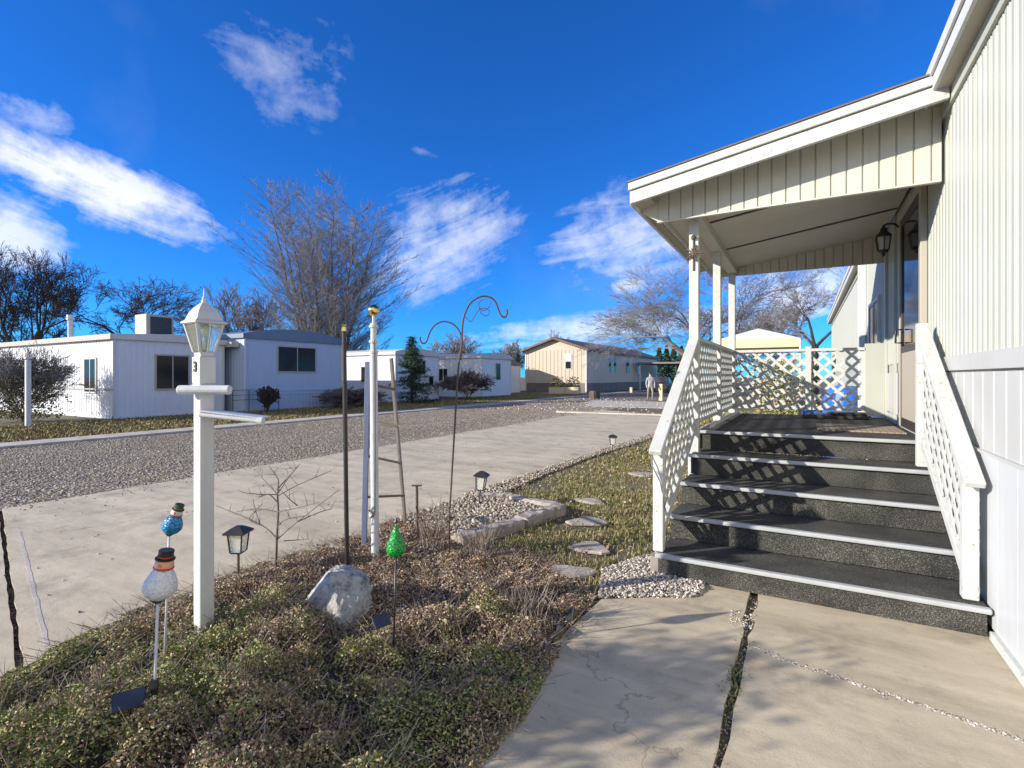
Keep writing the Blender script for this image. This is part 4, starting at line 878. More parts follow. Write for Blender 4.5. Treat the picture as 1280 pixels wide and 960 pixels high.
# parked dark car in the carport shade
def car(c, rot, m, label):
    r = thing('parked_car', label, 'car', (0,0,0)); 
    b = MB(); pr = [(-2.2,.35),(-2.25,.8),(-1.9,.95),(-1.2,1.02),(-.7,1.45),(.9,1.48),(1.7,1.0),(2.2,.9),(2.25,.4)]
    n = len(pr); vs = [(x,-.85+(.12 if z > 1.1 else 0),z) for x,z in pr]+[(x,.85-(.12 if z > 1.1 else 0),z) for x,z in pr]
    b.add(vs,[tuple(range(n)),tuple(range(2*n-1,n-1,-1))]+[(i,n+i,n+(i+1)%n,(i+1)%n) for i in range(n)]); b.build('body', m, r, bevel=.06)
    b = MB(); b.add([(-1.0,-.80,1.08),(-.62,-.745,1.40),(.85,-.745,1.42),(1.4,-.80,1.08),(-1.0,.80,1.08),(-.62,.745,1.40),(.85,.745,1.42),(1.4,.80,1.08)],[(0,1,2,3),(7,6,5,4)]); b.build('window', M['glass'], r)
    for xx in (-1.4,1.4):
        for yy in (-.8,.8): b = MB(); b.cyl((xx,yy-.1,.33),(xx,yy+.1,.33),.33,n=18); w = b.build('wheel', M['groove'], r); b = MB(); b.cyl((xx,yy-.11,.33),(xx,yy+.11,.33),.18,n=14); b.build('rim', M['metalwhite'], w)
    r.location = c; r.rotation_euler.z = rot; return r
car(W(826,471,49.5).xy.to_3d(), 1.7, paint('dark_car_paint', (.03,.03,.045), .25), 'dark parked car in the shade at the end of the beige home')
# planters, small dark planter, stake
for px, py, lab in ((696,489,'left one of two low white planters at the beige gable end'),(716,489,'right one of two low white planters at the beige gable end')):
    p = W(px, 489, 45.5); q = thing('planter', lab, 'planter', (p.x,p.y,0), 'white planters by the beige home')
    b = MB(); b.prism([(p.x-.65,p.y-.3),(p.x+.65,p.y-.3),(p.x+.65,p.y+.3),(p.x-.65,p.y+.3)],0,.6); b.build('trough', M['canopyval'], q, bevel=.03)
    n = 260; leaves('plants', p.x+RNG.uniform(-.6,.6,n), p.y+RNG.uniform(-.25,.25,n), .6+RNG.uniform(0,1,n)**2*.9, .3, .06, M['shrubleaf'], 1.5, None, None, None, q)
p = W(743, 495, 35); stone_o = stone('landscape_rock', (p.x,p.y), .38, .35, .55, 0, M['rust'], 0, 5); tag(stone_o, 'dark rusty rock beyond the far end of the driveway', 'rock')
for px, py, zt_, lab in ((826,501,480,'pale wooden stake beside the standing person'),(789,491,484,'short pale stake on the grass by the beige home')):
    p, t_ = G(px, py); b = MB(); b.box(p.x-.12,p.x+.12,p.y-.08,p.y+.08,0,ztop(zt_,t_)); tag(b.build('wooden_stake', M['canopyval'], bevel=.02), lab, 'stake')
# rocks scattered by far kerb
n = 500; x = RNG.uniform(-14,-5,n); y = RNG.uniform(20.5,34,n); pebbles('far_stones', x, y, np.full(n,.02), .045, M['pebble'], 'pale stones along the far end of the driveway', 'stones')

# ---------- person ----------
p, t_ = G(813,501); 
pr_ = thing('person', 'person in pale grey jacket and light trousers walking far up the drive', 'person', (p.x,p.y,0))
def skin(name, verts, edges, rad, m, parent, sub=2):
    me = bpy.data.meshes.new(name); me.from_pydata(verts, edges, []); me.materials.append(m); o = bpy.data.objects.new(name, me); C.objects.link(o); o.parent = parent
    md = o.modifiers.new('skin','SKIN')
    for v, r_ in zip(me.skin_vertices[0].data if me.skin_vertices else [], rad): v.radius = r_
    if not me.skin_vertices:
        bpy.context.view_layer.objects.active = o
    md2 = o.modifiers.new('sub','SUBSURF'); md2.levels = sub; md2.render_levels = sub
    return o
M['skin'] = paint('skin', (.55,.36,.27), .6, .1); M['jacket'] = paint('grey_jacket', (.40,.40,.44), .8, .2, 6); M['trouser'] = paint('light_trousers', (.30,.25,.19), .8, .2, 6)
bd = MB()
def limb(b, pts, rs, n=10):
    pts = [Vector(q) for q in pts]; vs = []; m_ = len(pts)
    for i, (q, r_) in enumerate(zip(pts, rs)):
        d = (pts[min(i+1,m_-1)]-pts[max(i-1,0)]).normalized(); x_ = d.cross(Vector((0,1,0.01))).normalized(); y_ = d.cross(x_)
        rx_, ry_ = r_ if isinstance(r_, tuple) else (r_, r_)
        for k in range(n): a = 2*math.pi*k/n; vs.append(q+x_*rx_*math.cos(a)+y_*ry_*math.sin(a))
    b.add(vs, [(i*n+k,i*n+(k+1)%n,(i+1)*n+(k+1)%n,(i+1)*n+k) for i in range(m_-1) for k in range(n)]+[tuple(range(n-1,-1,-1)),tuple(range((m_-1)*n,m_*n))])
def person_mesh():
    import bmesh
    me = bpy.data.meshes.new('body'); 
    V_ = [(0,0,.95),(0,0,1.12),(0,0,1.38),(0,.01,1.50),(0,.02,1.58),(0,.02,1.70), (.19,0,1.40),(.25,-.04,1.13),(.22,-.16,.90),(.22,-.20,.80), (-.19,0,1.40),(-.25,.05,1.13),(-.23,.0,.88),(-.23,-.02,.79), (.10,0,.88),(.12,-.12,.50),(.12,-.02,.08),(.12,-.17,.04), (-.10,0,.88),(-.11,.10,.50),(-.11,.24,.10),(-.11,.12,.05)]
    E_ = [(0,1),(1,2),(2,3),(3,4),(4,5),(2,6),(6,7),(7,8),(8,9),(2,10),(10,11),(11,12),(12,13),(0,14),(14,15),(15,16),(16,17),(0,18),(18,19),(19,20),(20,21)]
    Rr = [.14,.13,.15,.055,.085,.09,.07,.05,.038,.035,.07,.05,.038,.035,.095,.065,.045,.04,.095,.065,.045,.04]
    me.from_pydata(V_, E_, []); o = bpy.data.objects.new('body', me); C.objects.link(o); o.modifiers.new('skin','SKIN')
    bpy.context.view_layer.objects.active = o; bpy.context.view_layer.update()
    for v, r_ in zip(me.skin_vertices[0].data, Rr): v.radius = (r_, r_)
    s_ = o.modifiers.new('sub','SUBSURF'); s_.levels = 2; s_.render_levels = 2
    dg = bpy.context.evaluated_depsgraph_get(); dg.update(); ev = o.evaluated_get(dg); m2 = bpy.data.meshes.new_from_object(ev); bpy.data.objects.remove(o); m2.name = 'body'
    for mm in (M['skin'], M['jacket'], M['trouser'], M['groove']): m2.materials.append(mm)
    for f in m2.polygons:
        z_ = f.center.z; arm = abs(f.center.x) > .17 and z_ < .86
        f.material_index = 0 if (z_ > 1.49 or arm) else (1 if z_ > .86 else (3 if z_ < .09 else 2)); f.use_smooth = True
    return m2
try:
    o = bpy.data.objects.new('body', person_mesh())
except Exception as ex:
    print('person fallback', ex); raise
C.objects.link(o); o.parent = pr_
b = MB(); b.lathe([(.02,-.03),(.085,.0),(.10,.06),(.085,.12),(.03,.155)], (p.x,p.y+.035,1.64), 12); b.build('hair', M['barkdark'], pr_, smooth=True)
pr_.rotation_euler.z = .5

# ---------- lamp post ----------
L0, tl = G(255, 771, .13); LB = Vector((L0.x, L0.y, 0)); zt = lambda py: H+(471-py)/FPX*tl
lpst = thing('lamp_post', 'white garden lamp post with glass lantern and house number', 'lamp post', LB)
hw = .040
rotm = Matrix.Rotation(R(-4), 3, 'Z')
def sqp(b, r0, r1, z0, z1): return b.lathe([(r0,z0),(r1,z1)], (LB.x,LB.y,0), 4, rotm, True)
b = MB(); sqp(b, hw, hw, 0, zt(478)); b.build('post', M['white'], lpst, bevel=.008)
b = MB(); sqp(b, hw*1.12, hw*1.12, zt(480), zt(446)); sqp(b, hw*1.2, hw*1.2, zt(484), zt(480.5)); b.build('collar', M['white'], lpst, bevel=.006)
b = MB(); b.lathe([(.034,zt(446)+.001),(.039,zt(441))], (LB.x,LB.y,0), 4, rotm, True)
rb, rt, zb_, zc = .038, .071, zt(440), zt(406)
for k in range(4):
    a = math.pi/2*k+math.pi/4+R(-4); ca, sa = math.cos(a)*1.414, math.sin(a)*1.414
    b.cyl((LB.x+rb*ca,LB.y+rb*sa,zb_),(LB.x+rt*ca,LB.y+rt*sa,zc), .008, n=6)
b.build('lantern_frame', M['white'], lpst)
b = MB(); b.lathe([(rb*.96,zb_+.002),(rt*.96,zc-.002)], (LB.x,LB.y,0), 4, rotm, True)
M['lampglass'] = NT('lantern_glass').m
t = NT('lantern_glass'); t.b.inputs['Transmission Weight'].default_value = .85; t.b.inputs['IOR'].default_value = 1.1; M['lampglass'] = t.out((.80,.85,.70), .12)
b.build('lantern_glass', M['lampglass'], lpst)
b = MB(); b.cyl((LB.x,LB.y,zb_+.01),(LB.x,LB.y,zb_+.09),.010,n=10); b.lathe([(.010,0),(.022,.025),(.021,.05),(.008,.07)], (LB.x,LB.y,zb_+.09), 12); b.build('bulb', M['canopy'], lpst, smooth=True)
b = MB(); b.lathe([(.076,zc),(.087,zc+.006),(.087,zc+.014),(.070,zt(400)),(.056,zt(391)),(.036,zt(384)),(.015,zt(379))], (LB.x,LB.y,0), 4, rotm, True)
b.lathe([(.012,zt(380)),(.016,zt(377)),(.008,zt(374)),(.011,zt(372.5)),(.004,zt(370)),(.002,zt(360))], (LB.x,LB.y,0), 10); b.build('lantern_cap', M['white'], lpst, bevel=.003)
# cross tube and bracket
rdir = Vector((C_,S_,0)); fdir = Vector((-S_,C_,0)); cpt = LB+Vector((0,0,zt(487)))-fdir*.062
b = MB(); b.cyl(cpt-rdir*.105+fdir*.0, cpt+rdir*.185, .026, n=16); b.build('cross_tube', M['metalwhite'], lpst, bevel=.006)
# newspaper / sign arm lower down
sa = LB+Vector((0,0,zt(517)))-fdir*.05; se = sa+rdir*.36+Vector((0,0,-.035))
b = MB(); b.beam(sa+rdir*.02+fdir*.03+Vector((0,0,.02)), se+fdir*.03+Vector((0,0,.015)), .12, .008); arm = b.build('shelf_arm', M['metalwhite'], lpst)
b = MB(); b.cyl(sa+rdir*.03-fdir*.04, se-fdir*.04, .012, n=10); b.cyl(se-fdir*.055+rdir*.0, se-fdir*.055+rdir*.03, .024, n=12); b.build('arm_tube', M['white'], arm, smooth=False)
# house number 3
def digit(txt, loc, size, rotz, m, parent, rx=R(90)):
    cu = bpy.data.curves.new('txt','FONT'); cu.body = txt; cu.size = size; cu.extrude = .002; cu.offset = .002; cu.align_x = 'CENTER'; cu.align_y = 'CENTER'
    to = bpy.data.objects.new('tmp', cu); C.objects.link(to); bpy.context.view_layer.update(); dg = bpy.context.evaluated_depsgraph_get(); me = bpy.data.meshes.new_from_object(to.evaluated_get(dg)); bpy.data.objects.remove(to)
    me.materials.clear(); me.materials.append(m); o = bpy.data.objects.new('house_number', me); C.objects.link(o); o.parent = parent; o.location = Vector(loc)-off(parent); o.rotation_euler = (rx,0,rotz); return o
na = R(-4)-0.0; nn = Vector((math.cos(na-math.pi/2), math.sin(na-math.pi/2), 0))
# face turned to the viewer
best = na-math.pi/2
fn = Vector((math.cos(best), math.sin(best), 0))
npos = LB + fn*(hw*1.12+.004) + Vector((-fn.y,fn.x,0))*(.0); npos.z = zt(459)
digit('3', npos, .08, math.atan2(fn.y, fn.x)+math.pi/2, M['black'], lpst)

# ---------- poles in the bed ----------
p, t_ = G(434, 704, .08); top = W(430, 414, t_)
bp = thing('garden_pole', 'black metal pole with pale edge standing behind the boulder', 'pole', (p.x,p.y,0))
b = MB(); b.cyl((p.x,p.y,0), top, .017, n=12); b.build('shaft', M['black'], bp, smooth=False)
b = MB(); b.cyl(top, top+Vector((0,0,.03)), .021, .018, n=12); b.lathe([(.012,0),(.02,.02),(.006,.04)], top+Vector((0,0,.03)), 10); b.build('cap', M['gold'], bp)
p, t_ = G(469, 692, .08); top = W(467, 440, t_)
fp = thing('flagpole', 'white telescoping garden pole topped by a gold ball', 'flagpole', (p.x,p.y,0)); ft = t_; fz = lambda py: H+(471-py)/FPX*ft
b = MB(); b.cyl((p.x,p.y,0),(top.x,top.y,fz(440)),.031,n=16); b.build('lower_tube', M['metalwhite'], fp, smooth=False)
b = MB(); b.cyl((top.x,top.y,fz(440)),(top.x,top.y,fz(404)),.024,n=16); b.build('upper_tube', M['metalwhite'], fp)
b = MB()
for py in (440,427,408): b.cyl((top.x,top.y,fz(py)-.012),(top.x,top.y,fz(py)+.012),.036,n=16)
b.cyl((top.x,top.y,fz(645)),(top.x,top.y,fz(638)),.036,n=16); b.build('collar', M['metalwhite'], fp, bevel=.004)
b = MB(); b.cyl((top.x,top.y,fz(404)),(top.x,top.y,fz(394)),.012,n=10); b.build('stem', M['metalwhite'], fp)
b = MB(); b.lathe([(.047*math.sin(a), -.047*math.cos(a)) for a in [math.pi*k/12 for k in range(13)]], (top.x,top.y,fz(388)), 20); b.build('ball', M['gold'], fp, smooth=True)
b = MB(); b.tube([(top.x+.03,top.y-.02,fz(425)),(top.x+.036,top.y-.02,fz(470)),(top.x+.036,top.y-.02,fz(560)),(top.x+.034,top.y-.02,fz(640))], .003, 5); b.tube([(top.x+.02,top.y-.05,fz(645)),(top.x+.05,top.y-.05,fz(640)),(top.x+.0,top.y-.05,fz(636))], .008, 6); b.build('halyard', M['rust'], fp)
# ladder trellis
pa, ta = G(455, 680, .05); pb, tb = G(507, 655, .03)
ld = thing('garden_ladder', 'narrow weathered wooden ladder leaning out of the bed', 'ladder', (pa.x,pa.y,0))
ta2 = W(460,452,ta*1.0); tb2 = W(489,448,tb*.92); b = MB(); b.beam((pa.x,pa.y,0), ta2, .025, .045); b.build('rail', M['bluegrey'], ld, bevel=.003)
b = MB(); b.beam((pb.x,pb.y,0), tb2, .025, .045); b.build('rail', M['woodgrey'], ld, bevel=.003)
def lerp3(a, b_, f_): return Vector(a)+(Vector(b_)-Vector(a))*f_
for fa, fb, m_ in ((.28,.20,'wood'),(.50,.40,'woodgrey'),(.70,.62,'canopyval'),(.88,.83,'wood')):
    b = MB(); b.beam(lerp3((pa.x,pa.y,0),ta2,fa), lerp3((pb.x,pb.y,0),tb2,fb), .05, .018); b.build('rung', M[m_], ld, bevel=.003)
# stake
p, t_ = G(522, 668, .05); q = thing('metal_stake', 'short rusty stake with a flat top behind the green ornament', 'stake', (p.x,p.y,0))
b = MB(); b.cyl((p.x,p.y,0), W(521,608,t_), .012, n=8); b.build('shaft', M['rust'], q); tq = W(521,607,t_); b = MB(); b.beam(tq-rdir*.045, tq+rdir*.045, .03, .01); b.build('crosspiece', M['rust'], q)
# shepherd hook
p, t_ = G(561, 692, .07); sh = thing('shepherd_hook', 'tall double shepherd hook with curled arms rising from the bed', 'garden hook', (p.x,p.y,0))
def cr(pts, n=6):
    pts = [Vector(q) for q in pts]; out = []; P = [pts[0]]+pts+[pts[-1]]
    for i in range(1, len(P)-2):
        for k in range(n):
            s = k/n; a, b_, c, d = P[i-1],P[i],P[i+1],P[i+2]
            out.append(.5*((2*b_)+(c-a)*s+(2*a-5*b_+4*c-d)*s*s+(3*b_-a-3*c+d)*s**3))
    out.append(pts[-1]); return out
hook = lambda L: cr([W(x_,y_,t_) for x_,y_ in L])
b = MB(); b.tube([(p.x,p.y,0)]+hook([(562,640),(568,540),(573,460),(577,432),(578,408),(581,393),(588,379),(600,371),(611,371),(619,377),(623,387),(627,395),(632,396),(634,390),(633,387)]), .0075, 8); b.build('right_hook', M['rust'], sh, smooth=True)
b = MB(); b.tube(hook([(576,450),(577,425),(573,412),(564,404),(553,402),(543,407),(537,416),(533,427),(528,429),(525,424),(526,421)]), .0065, 8); b.build('left_hook', M['rust'], sh, smooth=True)
b = MB(); b.tube(hook([(582,396),(588,402),(593,396),(598,388),(605,385),(612,389),(608,395),(601,391),(599,384)]), .0035, 6); b.tube(hook([(604,374),(598,380),(603,388),(611,384),(613,377)]), .0035, 6); b.build('scroll', M['rust'], sh, smooth=True)

# path lanterns
def path_light(p, t_, ytop, ybase_lan, wpx, label, tilt=0, rot=0):
    q = thing('path_lantern', label, 'path light', (p.x,p.y,0), 'small lanterns on stakes along the driveway')
    z1 = H+(471-ytop)/FPX*t_; z0 = H+(471-ybase_lan)/FPX*t_; w = wpx/FPX*t_/2; c = (p.x,p.y,0); rm = Matrix.Rotation(rot,3,'Z')
    hh = z1-z0
    b = MB(); b.cyl((p.x,p.y,0),(p.x,p.y,z0),.009,n=8); b.build('stake', M['rust'], q)
    b = MB(); b.lathe([(w*.45,z0),(w*.55,z0+.012)], c, 4, rm, True)
    for k in range(4):
        a = math.pi/2*k+math.pi/4+rot; ca, sa_ = math.cos(a)*1.414, math.sin(a)*1.414
        b.cyl((p.x+w*.52*ca,p.y+w*.52*sa_,z0+.01),(p.x+w*.68*ca,p.y+w*.68*sa_,z0+hh*.74), .006, n=5)
    b.build('frame', M['dark'], q)
    b = MB(); b.lathe([(w*.50,z0+.013),(w*.65,z0+hh*.73)], c, 4, rm, True); b.build('pane', M['frost'], q)
    b = MB(); b.lathe([(w,z0+hh*.74),(w,z0+hh*.80),(w*.45,z0+hh*.95),(w*.2,z1)], c, 4, rm, True); b.build('cap', M['dark'], q)
    q.rotation_euler = (0, tilt, 0); return q
p, t_ = G(298, 716, .05); path_light(p, t_, 657, 691, 26, 'square path lantern between the lamp post and bare sapling', 0, .5)
p, t_ = G(598, 630, .04); path_light(p, t_, 588, 612, 17, 'tilted path lantern beside the stone edged gravel bed', .12, .3)
p, t_ = G(765, 567, .02); path_light(p, t_, 543, 556, 11, 'farthest path lantern near the slanted stair rail', .05, .3)

# snowman stakes
def snowman(name, label, base, c, r, mbead, hatm, bandm, facem, tiltv=(.0,0)):
    q = thing('snowman_stake', label, 'garden stake', base, 'glass snowman stakes in the bed'); rm = Matrix.Rotation(tiltv[0],3,Vector((-S_,C_,0)))
    b = MB(); b.tube([base, Vector(c)+rm@Vector((0,0,-r*1.1))], .0055, 8); b.build('rod', M['metalwhite'], q, smooth=True)
    b = MB(); b.lathe([(.006,-1.35*r),(r*.45,-1.05*r),(r*.5,-.95*r)], c, 14, rm); b.build('socket', M['dark'], q)
    b = MB(); pr = [(r*.42,-1.02*r),(r*.78,-.74*r),(r*.98,-.35*r),(r*.93,.1*r),(r*.76,.5*r),(r*.60,.8*r),(r*.53,1.0*r)]; b.lathe(pr, c, 22, rm); b.build('glass_body', M[mbead], q, smooth=True)
    b = MB(); b.lathe([(r*.50,.95*r),(r*.56,1.15*r),(r*.52,1.45*r),(r*.42,1.65*r)], c, 18, rm); b.build('head', M[facem], q, smooth=True)
    b = MB(); b.lathe([(r*.54,.98*r),(r*.60,1.05*r),(r*.56,1.14*r)], c, 18, rm); b.build('scarf', M[bandm], q, smooth=True)
    b = MB(); b.lathe([(r*.58,1.60*r),(r*.58,1.67*r),(r*.42,1.70*r),(r*.45,2.16*r),(r*.40,2.2*r)], c, 18, rm); b.build('hat', M[hatm], q)
    b = MB(); b.lathe([(r*.44,1.73*r),(r*.46,1.84*r)], c, 18, rm); b.build('hat_band', M['red'], q)
    n_ = Vector(c)+rm@Vector((0,0,1.33*r)); b = MB(); b.cyl(n_-fdir*(r*.45), n_-fdir*(r*.85)+rdir*.01, .008, .002, 8); b.build('nose', M['peach'], q)
    return q
base, t_ = G(191, 868, .23); base.z = 0; c = W(201, 729, t_); sn = snowman('w', 'white crackled glass snowman with a black hat, nearer of the two', base, c, .062, 'beadwhite', 'black', 'red', 'peach', (.18,0))
def solar(q, c, a, lx, ly, tilt, rotz, pm='panel'):
    rm = Matrix.Rotation(rotz,3,'Z') @ Matrix.Rotation(tilt,3,'X'); b = MB()
    def bx(b, x, y, z0, z1): b.add([Vector(c)+rm@Vector((sx*x,sy*y,z)) for z in (z0,z1) for sy in (-1,1) for sx in (-1,1)], [(0,2,3,1),(4,5,7,6),(0,1,5,4),(1,3,7,5),(3,2,6,7),(2,0,4,6)])
    bx(b, lx, ly, -.012, .0); h_ = b.build('solar_panel', M['dark'], q, bevel=.003); b = MB(); bx(b, lx*.9, ly*.88, .0005, .003); b.build('cell', M[pm], h_)
    b = MB(); b.tube([a, c], .005, 6); b.build('bracket', M['dark'], q)
pc = W(161, 874, t_*.97); solar(sn, pc, Vector((base.x,base.y,pc.z-.01)), .055, .035, .75, YAW+.55)
b = MB(); pj = W(193, 858, t_); b.lathe([(.01,-.03),(.018,0),(.012,.03)], pj, 10); b.build('joint', M['dark'], sn)
base, t_ = G(205, 800, .18); base.z = 0; c = W(216, 655, t_); snowman('b', 'blue crackled glass snowman with a green hat, farther of the two', base, c, .048, 'beadblue', 'spruce', 'red', 'white', (.35,0))
# green tree stake
base, t_ = G(491, 783, .20); base.z = 0; gt = thing('glass_tree_stake', 'bright green glass tree ornament on a stake beside the boulder', 'garden stake', base)
c = W(495, 696, t_); hh = 40/FPX*t_
b = MB(); b.tube([base, c], .0055, 8); b.build('rod', M['dark'], gt, smooth=True)
b = MB(); b.lathe([(.012,-.0),(.030,.008),(.046,hh*.14),(.052,hh*.27),(.046,hh*.40),(.034,hh*.56),(.022,hh*.74),(.011,hh*.92),(.002,hh*1.03)], c, 16); b.build('glass_body', M['beadgreen'], gt, smooth=True)
b = MB(); b.lathe([(.001,0),(.012,.012),(.001,.03)], c+Vector((0,0,hh*1.03)), 8); b.build('finial', M['dark'], gt)
pc = W(477, 775, t_*.98); solar(gt, pc, Vector((base.x,base.y,pc.z+.01)), .045, .034, .75, YAW+.75)

# sapling
p, t_ = G(345, 706, .05); sp_ = thing('bare_sapling', 'leafless sapling with long thin whips at the driveway edge', 'sapling', (p.x,p.y,0))
b = MB(); st = [(345,706),(346,672),(348,640),(347,618),(348,600)]; b.tube([(p.x,p.y,0)]+[W(x_,y_,t_) for x_,y_ in st[1:]], .010, 8, .005); b.build('trunk', M['bark'], sp_, smooth=True)
b = MB(); rr = random.Random(12)
for L in ([(346,673),(325,655),(270,632)],[(347,674),(372,652),(424,612)],[(372,652),(400,640),(415,636)],[(347,618),(330,600),(322,590)],[(348,616),(360,598),(375,580)],[(347,620),(375,605),(415,588)],[(347,618),(325,618),(306,616)],[(347,640),(320,636),(295,640)],[(347,640),(375,634),(398,628)],
          [(348,600),(342,590),(337,585)],[(348,610),(366,590),(372,582)],[(325,655),(320,640),(316,624)],[(346,660),(356,650),(380,645),(396,644)],[(347,628),(336,618),(323,622)],[(372,632),(362,624),(352,614)],[(355,676),(370,675),(386,674)],[(330,658),(312,650),(318,640),(328,630)]):
    dz = rr.uniform(-.25,.25); pts = [W(x_,y_,t_*(1+dz*i/len(L)*.35)) for i,(x_,y_) in enumerate(L)]; b.tube(cr(pts,4), .0048, 5, .0022)
    for k in range(3):
        i = rr.randrange(len(pts)-1); a = pts[i].lerp(pts[i+1], rr.random()); b.tube([a, a+Vector((rr.uniform(-.06,.06),rr.uniform(-.06,.06),rr.uniform(.0,.09)))], .0025, 4, .0012)
b.build('crown', M['twigred'], sp_)
p = W(975,471,15.5); gbush = thing('green_bush','small green bush seen over the back lattice below the white canopy','bush',(p.x,p.y,0)); n = 2600; a = RNG.normal(0,.33,n); b_ = RNG.normal(0,.33,n); leaves('foliage', p.x+a, p.y+b_, RNG.uniform(.2,2.0,n), .10, .05, M['cover'], 1.4, None, None, None, gbush)
b = MB(); b.cyl((p.x,p.y,0),(p.x,p.y,1.5),.04,.02,8); b.build('stem', M['bark'], gbush)
# small bare plant stems in the bed
for i, (px, py, hpx, lab) in enumerate(((540,690,75,'wispy brown stems just left of the shepherd hook base'),(600,700,60,'tuft of dry brown stems in front of the gravel bed'),(660,780,60,'tangled pale stems by the walkway edge'),(120,860,45,'dry twiggy clump at the front left of the bed'))):
    p, t_ = G(px, py, .03); r_ = thing('dry_plant', lab, 'plant', (p.x,p.y,0), 'dry stems in the bed'); n = 70; a = RNG.uniform(0,2*math.pi,n); hq = hpx/FPX*t_*RNG.uniform(.4,1,n); s_ = RNG.uniform(.1,.6,n)
    P0 = np.stack([p.x+RNG.normal(0,.05,n),p.y+RNG.normal(0,.05,n),np.zeros(n)],1); P1 = P0+np.stack([np.cos(a)*s_*hq*.5,np.sin(a)*s_*hq*.5,hq*.6],1); P2 = P1+np.stack([np.cos(a+.5)*s_*hq*.5,np.sin(a+.5)*s_*hq*.5,hq*.4],1)
    V, F = seg_arrays(np.concatenate([P0,P1]), np.concatenate([P1,P2]), np.full(2*n,.0025), np.full(2*n,.0012), 3); np_mesh('stems', V, F, M['covertwig'], r_)

# ---------- sky, sun, camera ----------
sc_ = bpy.context.scene; w = bpy.data.worlds.new('World'); sc_.world = w; w.use_nodes = True; nt = w.node_tree; nd = nt.nodes; lk = nt.links
bg = nd['Background']; sky = nd.new('ShaderNodeTexSky'); sky.sky_type = 'NISHITA'; sky.sun_disc = False; sky.sun_elevation = SUN_EL; sky.sun_rotation = R(225); sky.altitude = 1500; sky.air_density = 1.0; sky.dust_density = .15; sky.ozone_density = 2.0
tc = nd.new('ShaderNodeTexCoord')
def wm(op, a, b=0.0, clamp=False):
    o = nd.new('ShaderNodeMath'); o.operation = op; o.use_clamp = clamp
    for s, v in ((o.inputs[0],a),(o.inputs[1],b)):
        if hasattr(v,'is_linked'): lk.new(v, s)
        else: s.default_value = v
    return o.outputs[0]
def wdot(v):
    o = nd.new('ShaderNodeVectorMath'); o.operation = 'DOT_PRODUCT'; lk.new(nrm.outputs[0], o.inputs[0]); o.inputs[1].default_value = v; return o.outputs['Value']
nrm = nd.new('ShaderNodeVectorMath'); nrm.operation = 'NORMALIZE'; lk.new(tc.outputs['Generated'], nrm.inputs[0])
def wmix(f, a, b, mode='MIX'):
    o = nd.new('ShaderNodeMix'); o.data_type = 'RGBA'; o.blend_type = mode
    for s, v in ((o.inputs[0],f),(o.inputs[6],a),(o.inputs[7],b)):
        if hasattr(v,'is_linked'): lk.new(v, s)
        else: s.default_value = v if not isinstance(v, tuple) else (*v,1)
    return o.outputs[2]
SKYT = (.10,.50,1.12); CLOUD = (5.6,5.7,5.9)
skc = wmix(1.0, sky.outputs[0], SKYT, 'MULTIPLY')
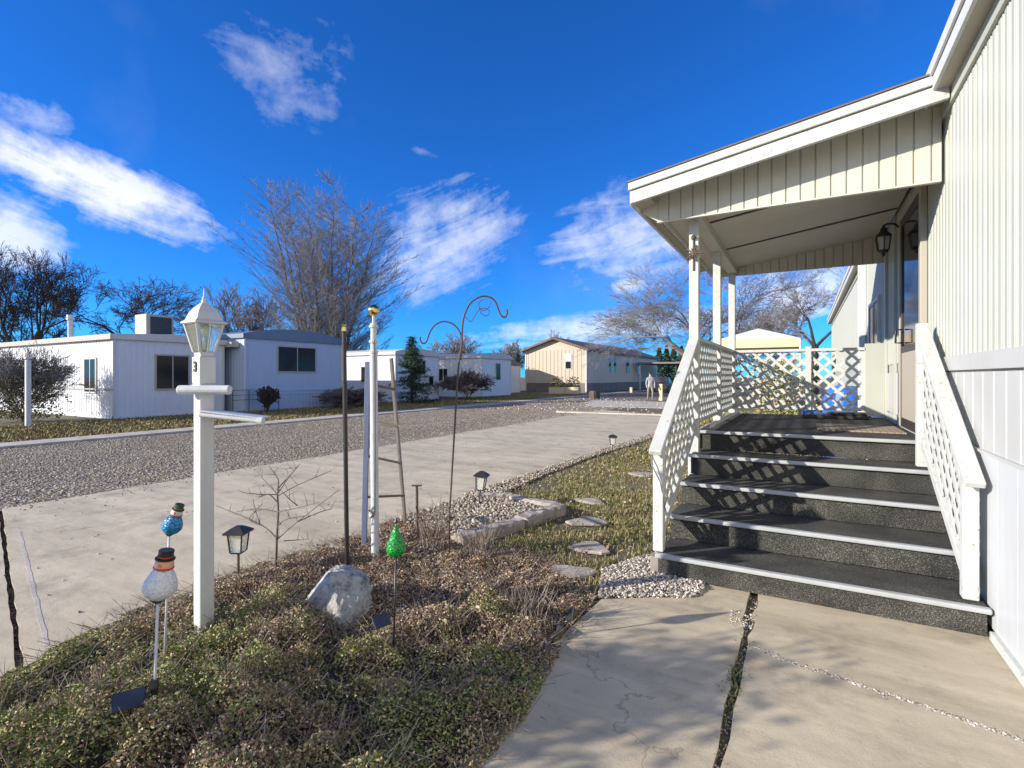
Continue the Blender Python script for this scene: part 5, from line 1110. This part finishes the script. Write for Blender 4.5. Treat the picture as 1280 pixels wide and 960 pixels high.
# cirrus banks: (image-space survey of where each bank stands in the sky, converted to directions)
def D(px, py): return (W(px,py,1.0)-Vector((0,0,H))).normalized()
total = None
for i, (a, b_, wd, sx, sy, thr, dens) in enumerate([
      ((-80,150),(285,300),.062,3.2,16,.31,.88), ((-160,250),(95,318),.075,3.5,14,.34,.75), ((235,50),(470,130),.12,4,10,.42,.34),
      ((455,350),(655,255),.13,3.5,17,.36,.55), ((670,325),(925,270),.13,3.5,17,.36,.55), ((560,425),(960,395),.042,3,22,.36,.7),
      ((500,180),(560,205),.018,4,20,.45,.4), ((760,360),(820,352),.02,5,20,.3,.6), ((-60,110),(110,175),.05,5,12,.46,.5), ((870,420),(1100,330),.09,4,12,.36,.8)]):
    A, B = D(*a), D(*b_); c = ((A+B)/2).normalized(); e1_ = (B-A).normalized(); e2_ = c.cross(e1_).normalized(); L_ = (B-A).length/2
    u_ = wm('SUBTRACT', wdot(e1_), c.dot(e1_)); v_ = wdot(e2_)
    sx, sy = sx*1.7, sy*1.5; comb = nd.new('ShaderNodeCombineXYZ'); lk.new(wm('MULTIPLY',u_,sx), comb.inputs[0]); lk.new(wm('MULTIPLY',v_,sy), comb.inputs[1]); comb.inputs[2].default_value = i*3.7
    nz = nd.new('ShaderNodeTexNoise'); nz.inputs['Scale'].default_value = 1.0; nz.inputs['Detail'].default_value = 9; nz.inputs['Roughness'].default_value = .62; nz.inputs['Distortion'].default_value = .5; lk.new(comb.outputs[0], nz.inputs['Vector'])
    nz2 = nd.new('ShaderNodeTexNoise'); nz2.inputs['Scale'].default_value = 22; nz2.inputs['Detail'].default_value = 7; nz2.inputs['Roughness'].default_value = .65; lk.new(nrm.outputs[0], nz2.inputs['Vector'])
    q = wm('ADD', wm('POWER', wm('ABSOLUTE', wm('DIVIDE',u_,L_*1.15)), 2.5), wm('POWER', wm('ABSOLUTE', wm('DIVIDE',v_,wd)), 2.0))
    mask = wm('SUBTRACT', 1.0, q, True); front = wm('GREATER_THAN', wdot(c), 0.2)
    f_ = wm('ADD', wm('MULTIPLY', nz.outputs['Fac'], .60), wm('MULTIPLY', nz2.outputs['Fac'], .40))
    val = wm('MULTIPLY', wm('SUBTRACT', wm('ADD', f_, wm('MULTIPLY', mask, .30)), thr+.275), 4.6, True)
    val = wm('MULTIPLY', wm('MULTIPLY', val, wm('POWER', mask, .55)), dens); val = wm('MULTIPLY', val, front)
    total = val if total is None else wm('MAXIMUM', total, val)
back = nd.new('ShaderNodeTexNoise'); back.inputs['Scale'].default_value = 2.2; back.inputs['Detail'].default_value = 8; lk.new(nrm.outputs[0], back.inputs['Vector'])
fill_mask = wm('MULTIPLY', wm('SUBTRACT', -.18, wdot((-S_*.8,C_*.8,.25))), 3.0, True)   # unseen thicker cloud added behind the viewer as neutral fill light
total = wm('MAXIMUM', total, wm('MULTIPLY', fill_mask, wm('MULTIPLY', wm('SUBTRACT', back.outputs['Fac'], .24, True), 3.6, True)))
rest = nd.new('ShaderNodeTexNoise'); rest.inputs['Scale'].default_value = 3; rest.inputs['Detail'].default_value = 8; lk.new(nrm.outputs[0], rest.inputs['Vector'])
total = wm('MAXIMUM', total, wm('MULTIPLY', wm('SUBTRACT', rest.outputs['Fac'], .60, True), .35, True))
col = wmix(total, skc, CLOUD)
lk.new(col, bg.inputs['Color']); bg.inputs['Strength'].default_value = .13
sun = bpy.data.lights.new('sun','SUN'); sun.energy = 5; sun.angle = R(.5); sun.color = (1,.93,.82); so = bpy.data.objects.new('sun', sun); C.objects.link(so)
dv = Vector((math.cos(SUN_EL)*.7071, math.cos(SUN_EL)*.7071, -math.sin(SUN_EL))); so.rotation_euler = dv.to_track_quat('-Z','Y').to_euler(); so.location = (-20,-20,12)
cam = bpy.data.cameras.new('camera'); cam.sensor_width = 36; cam.lens = 36*FPX/1280; cam.clip_start = .05; cam.clip_end = 3000; cam.shift_y = -9/1280
co = bpy.data.objects.new('camera', cam); C.objects.link(co); co.location = (0,0,H); co.rotation_euler = (R(90),0,YAW); sc_.camera = co
vs = sc_.view_settings; vs.view_transform = 'Standard'; vs.look = 'None'; vs.exposure = .62; vs.gamma = 1; vs.use_curve_mapping = False
sc_.cycles.max_bounces = 5; sc_.cycles.diffuse_bounces = 3; sc_.cycles.use_denoising = True
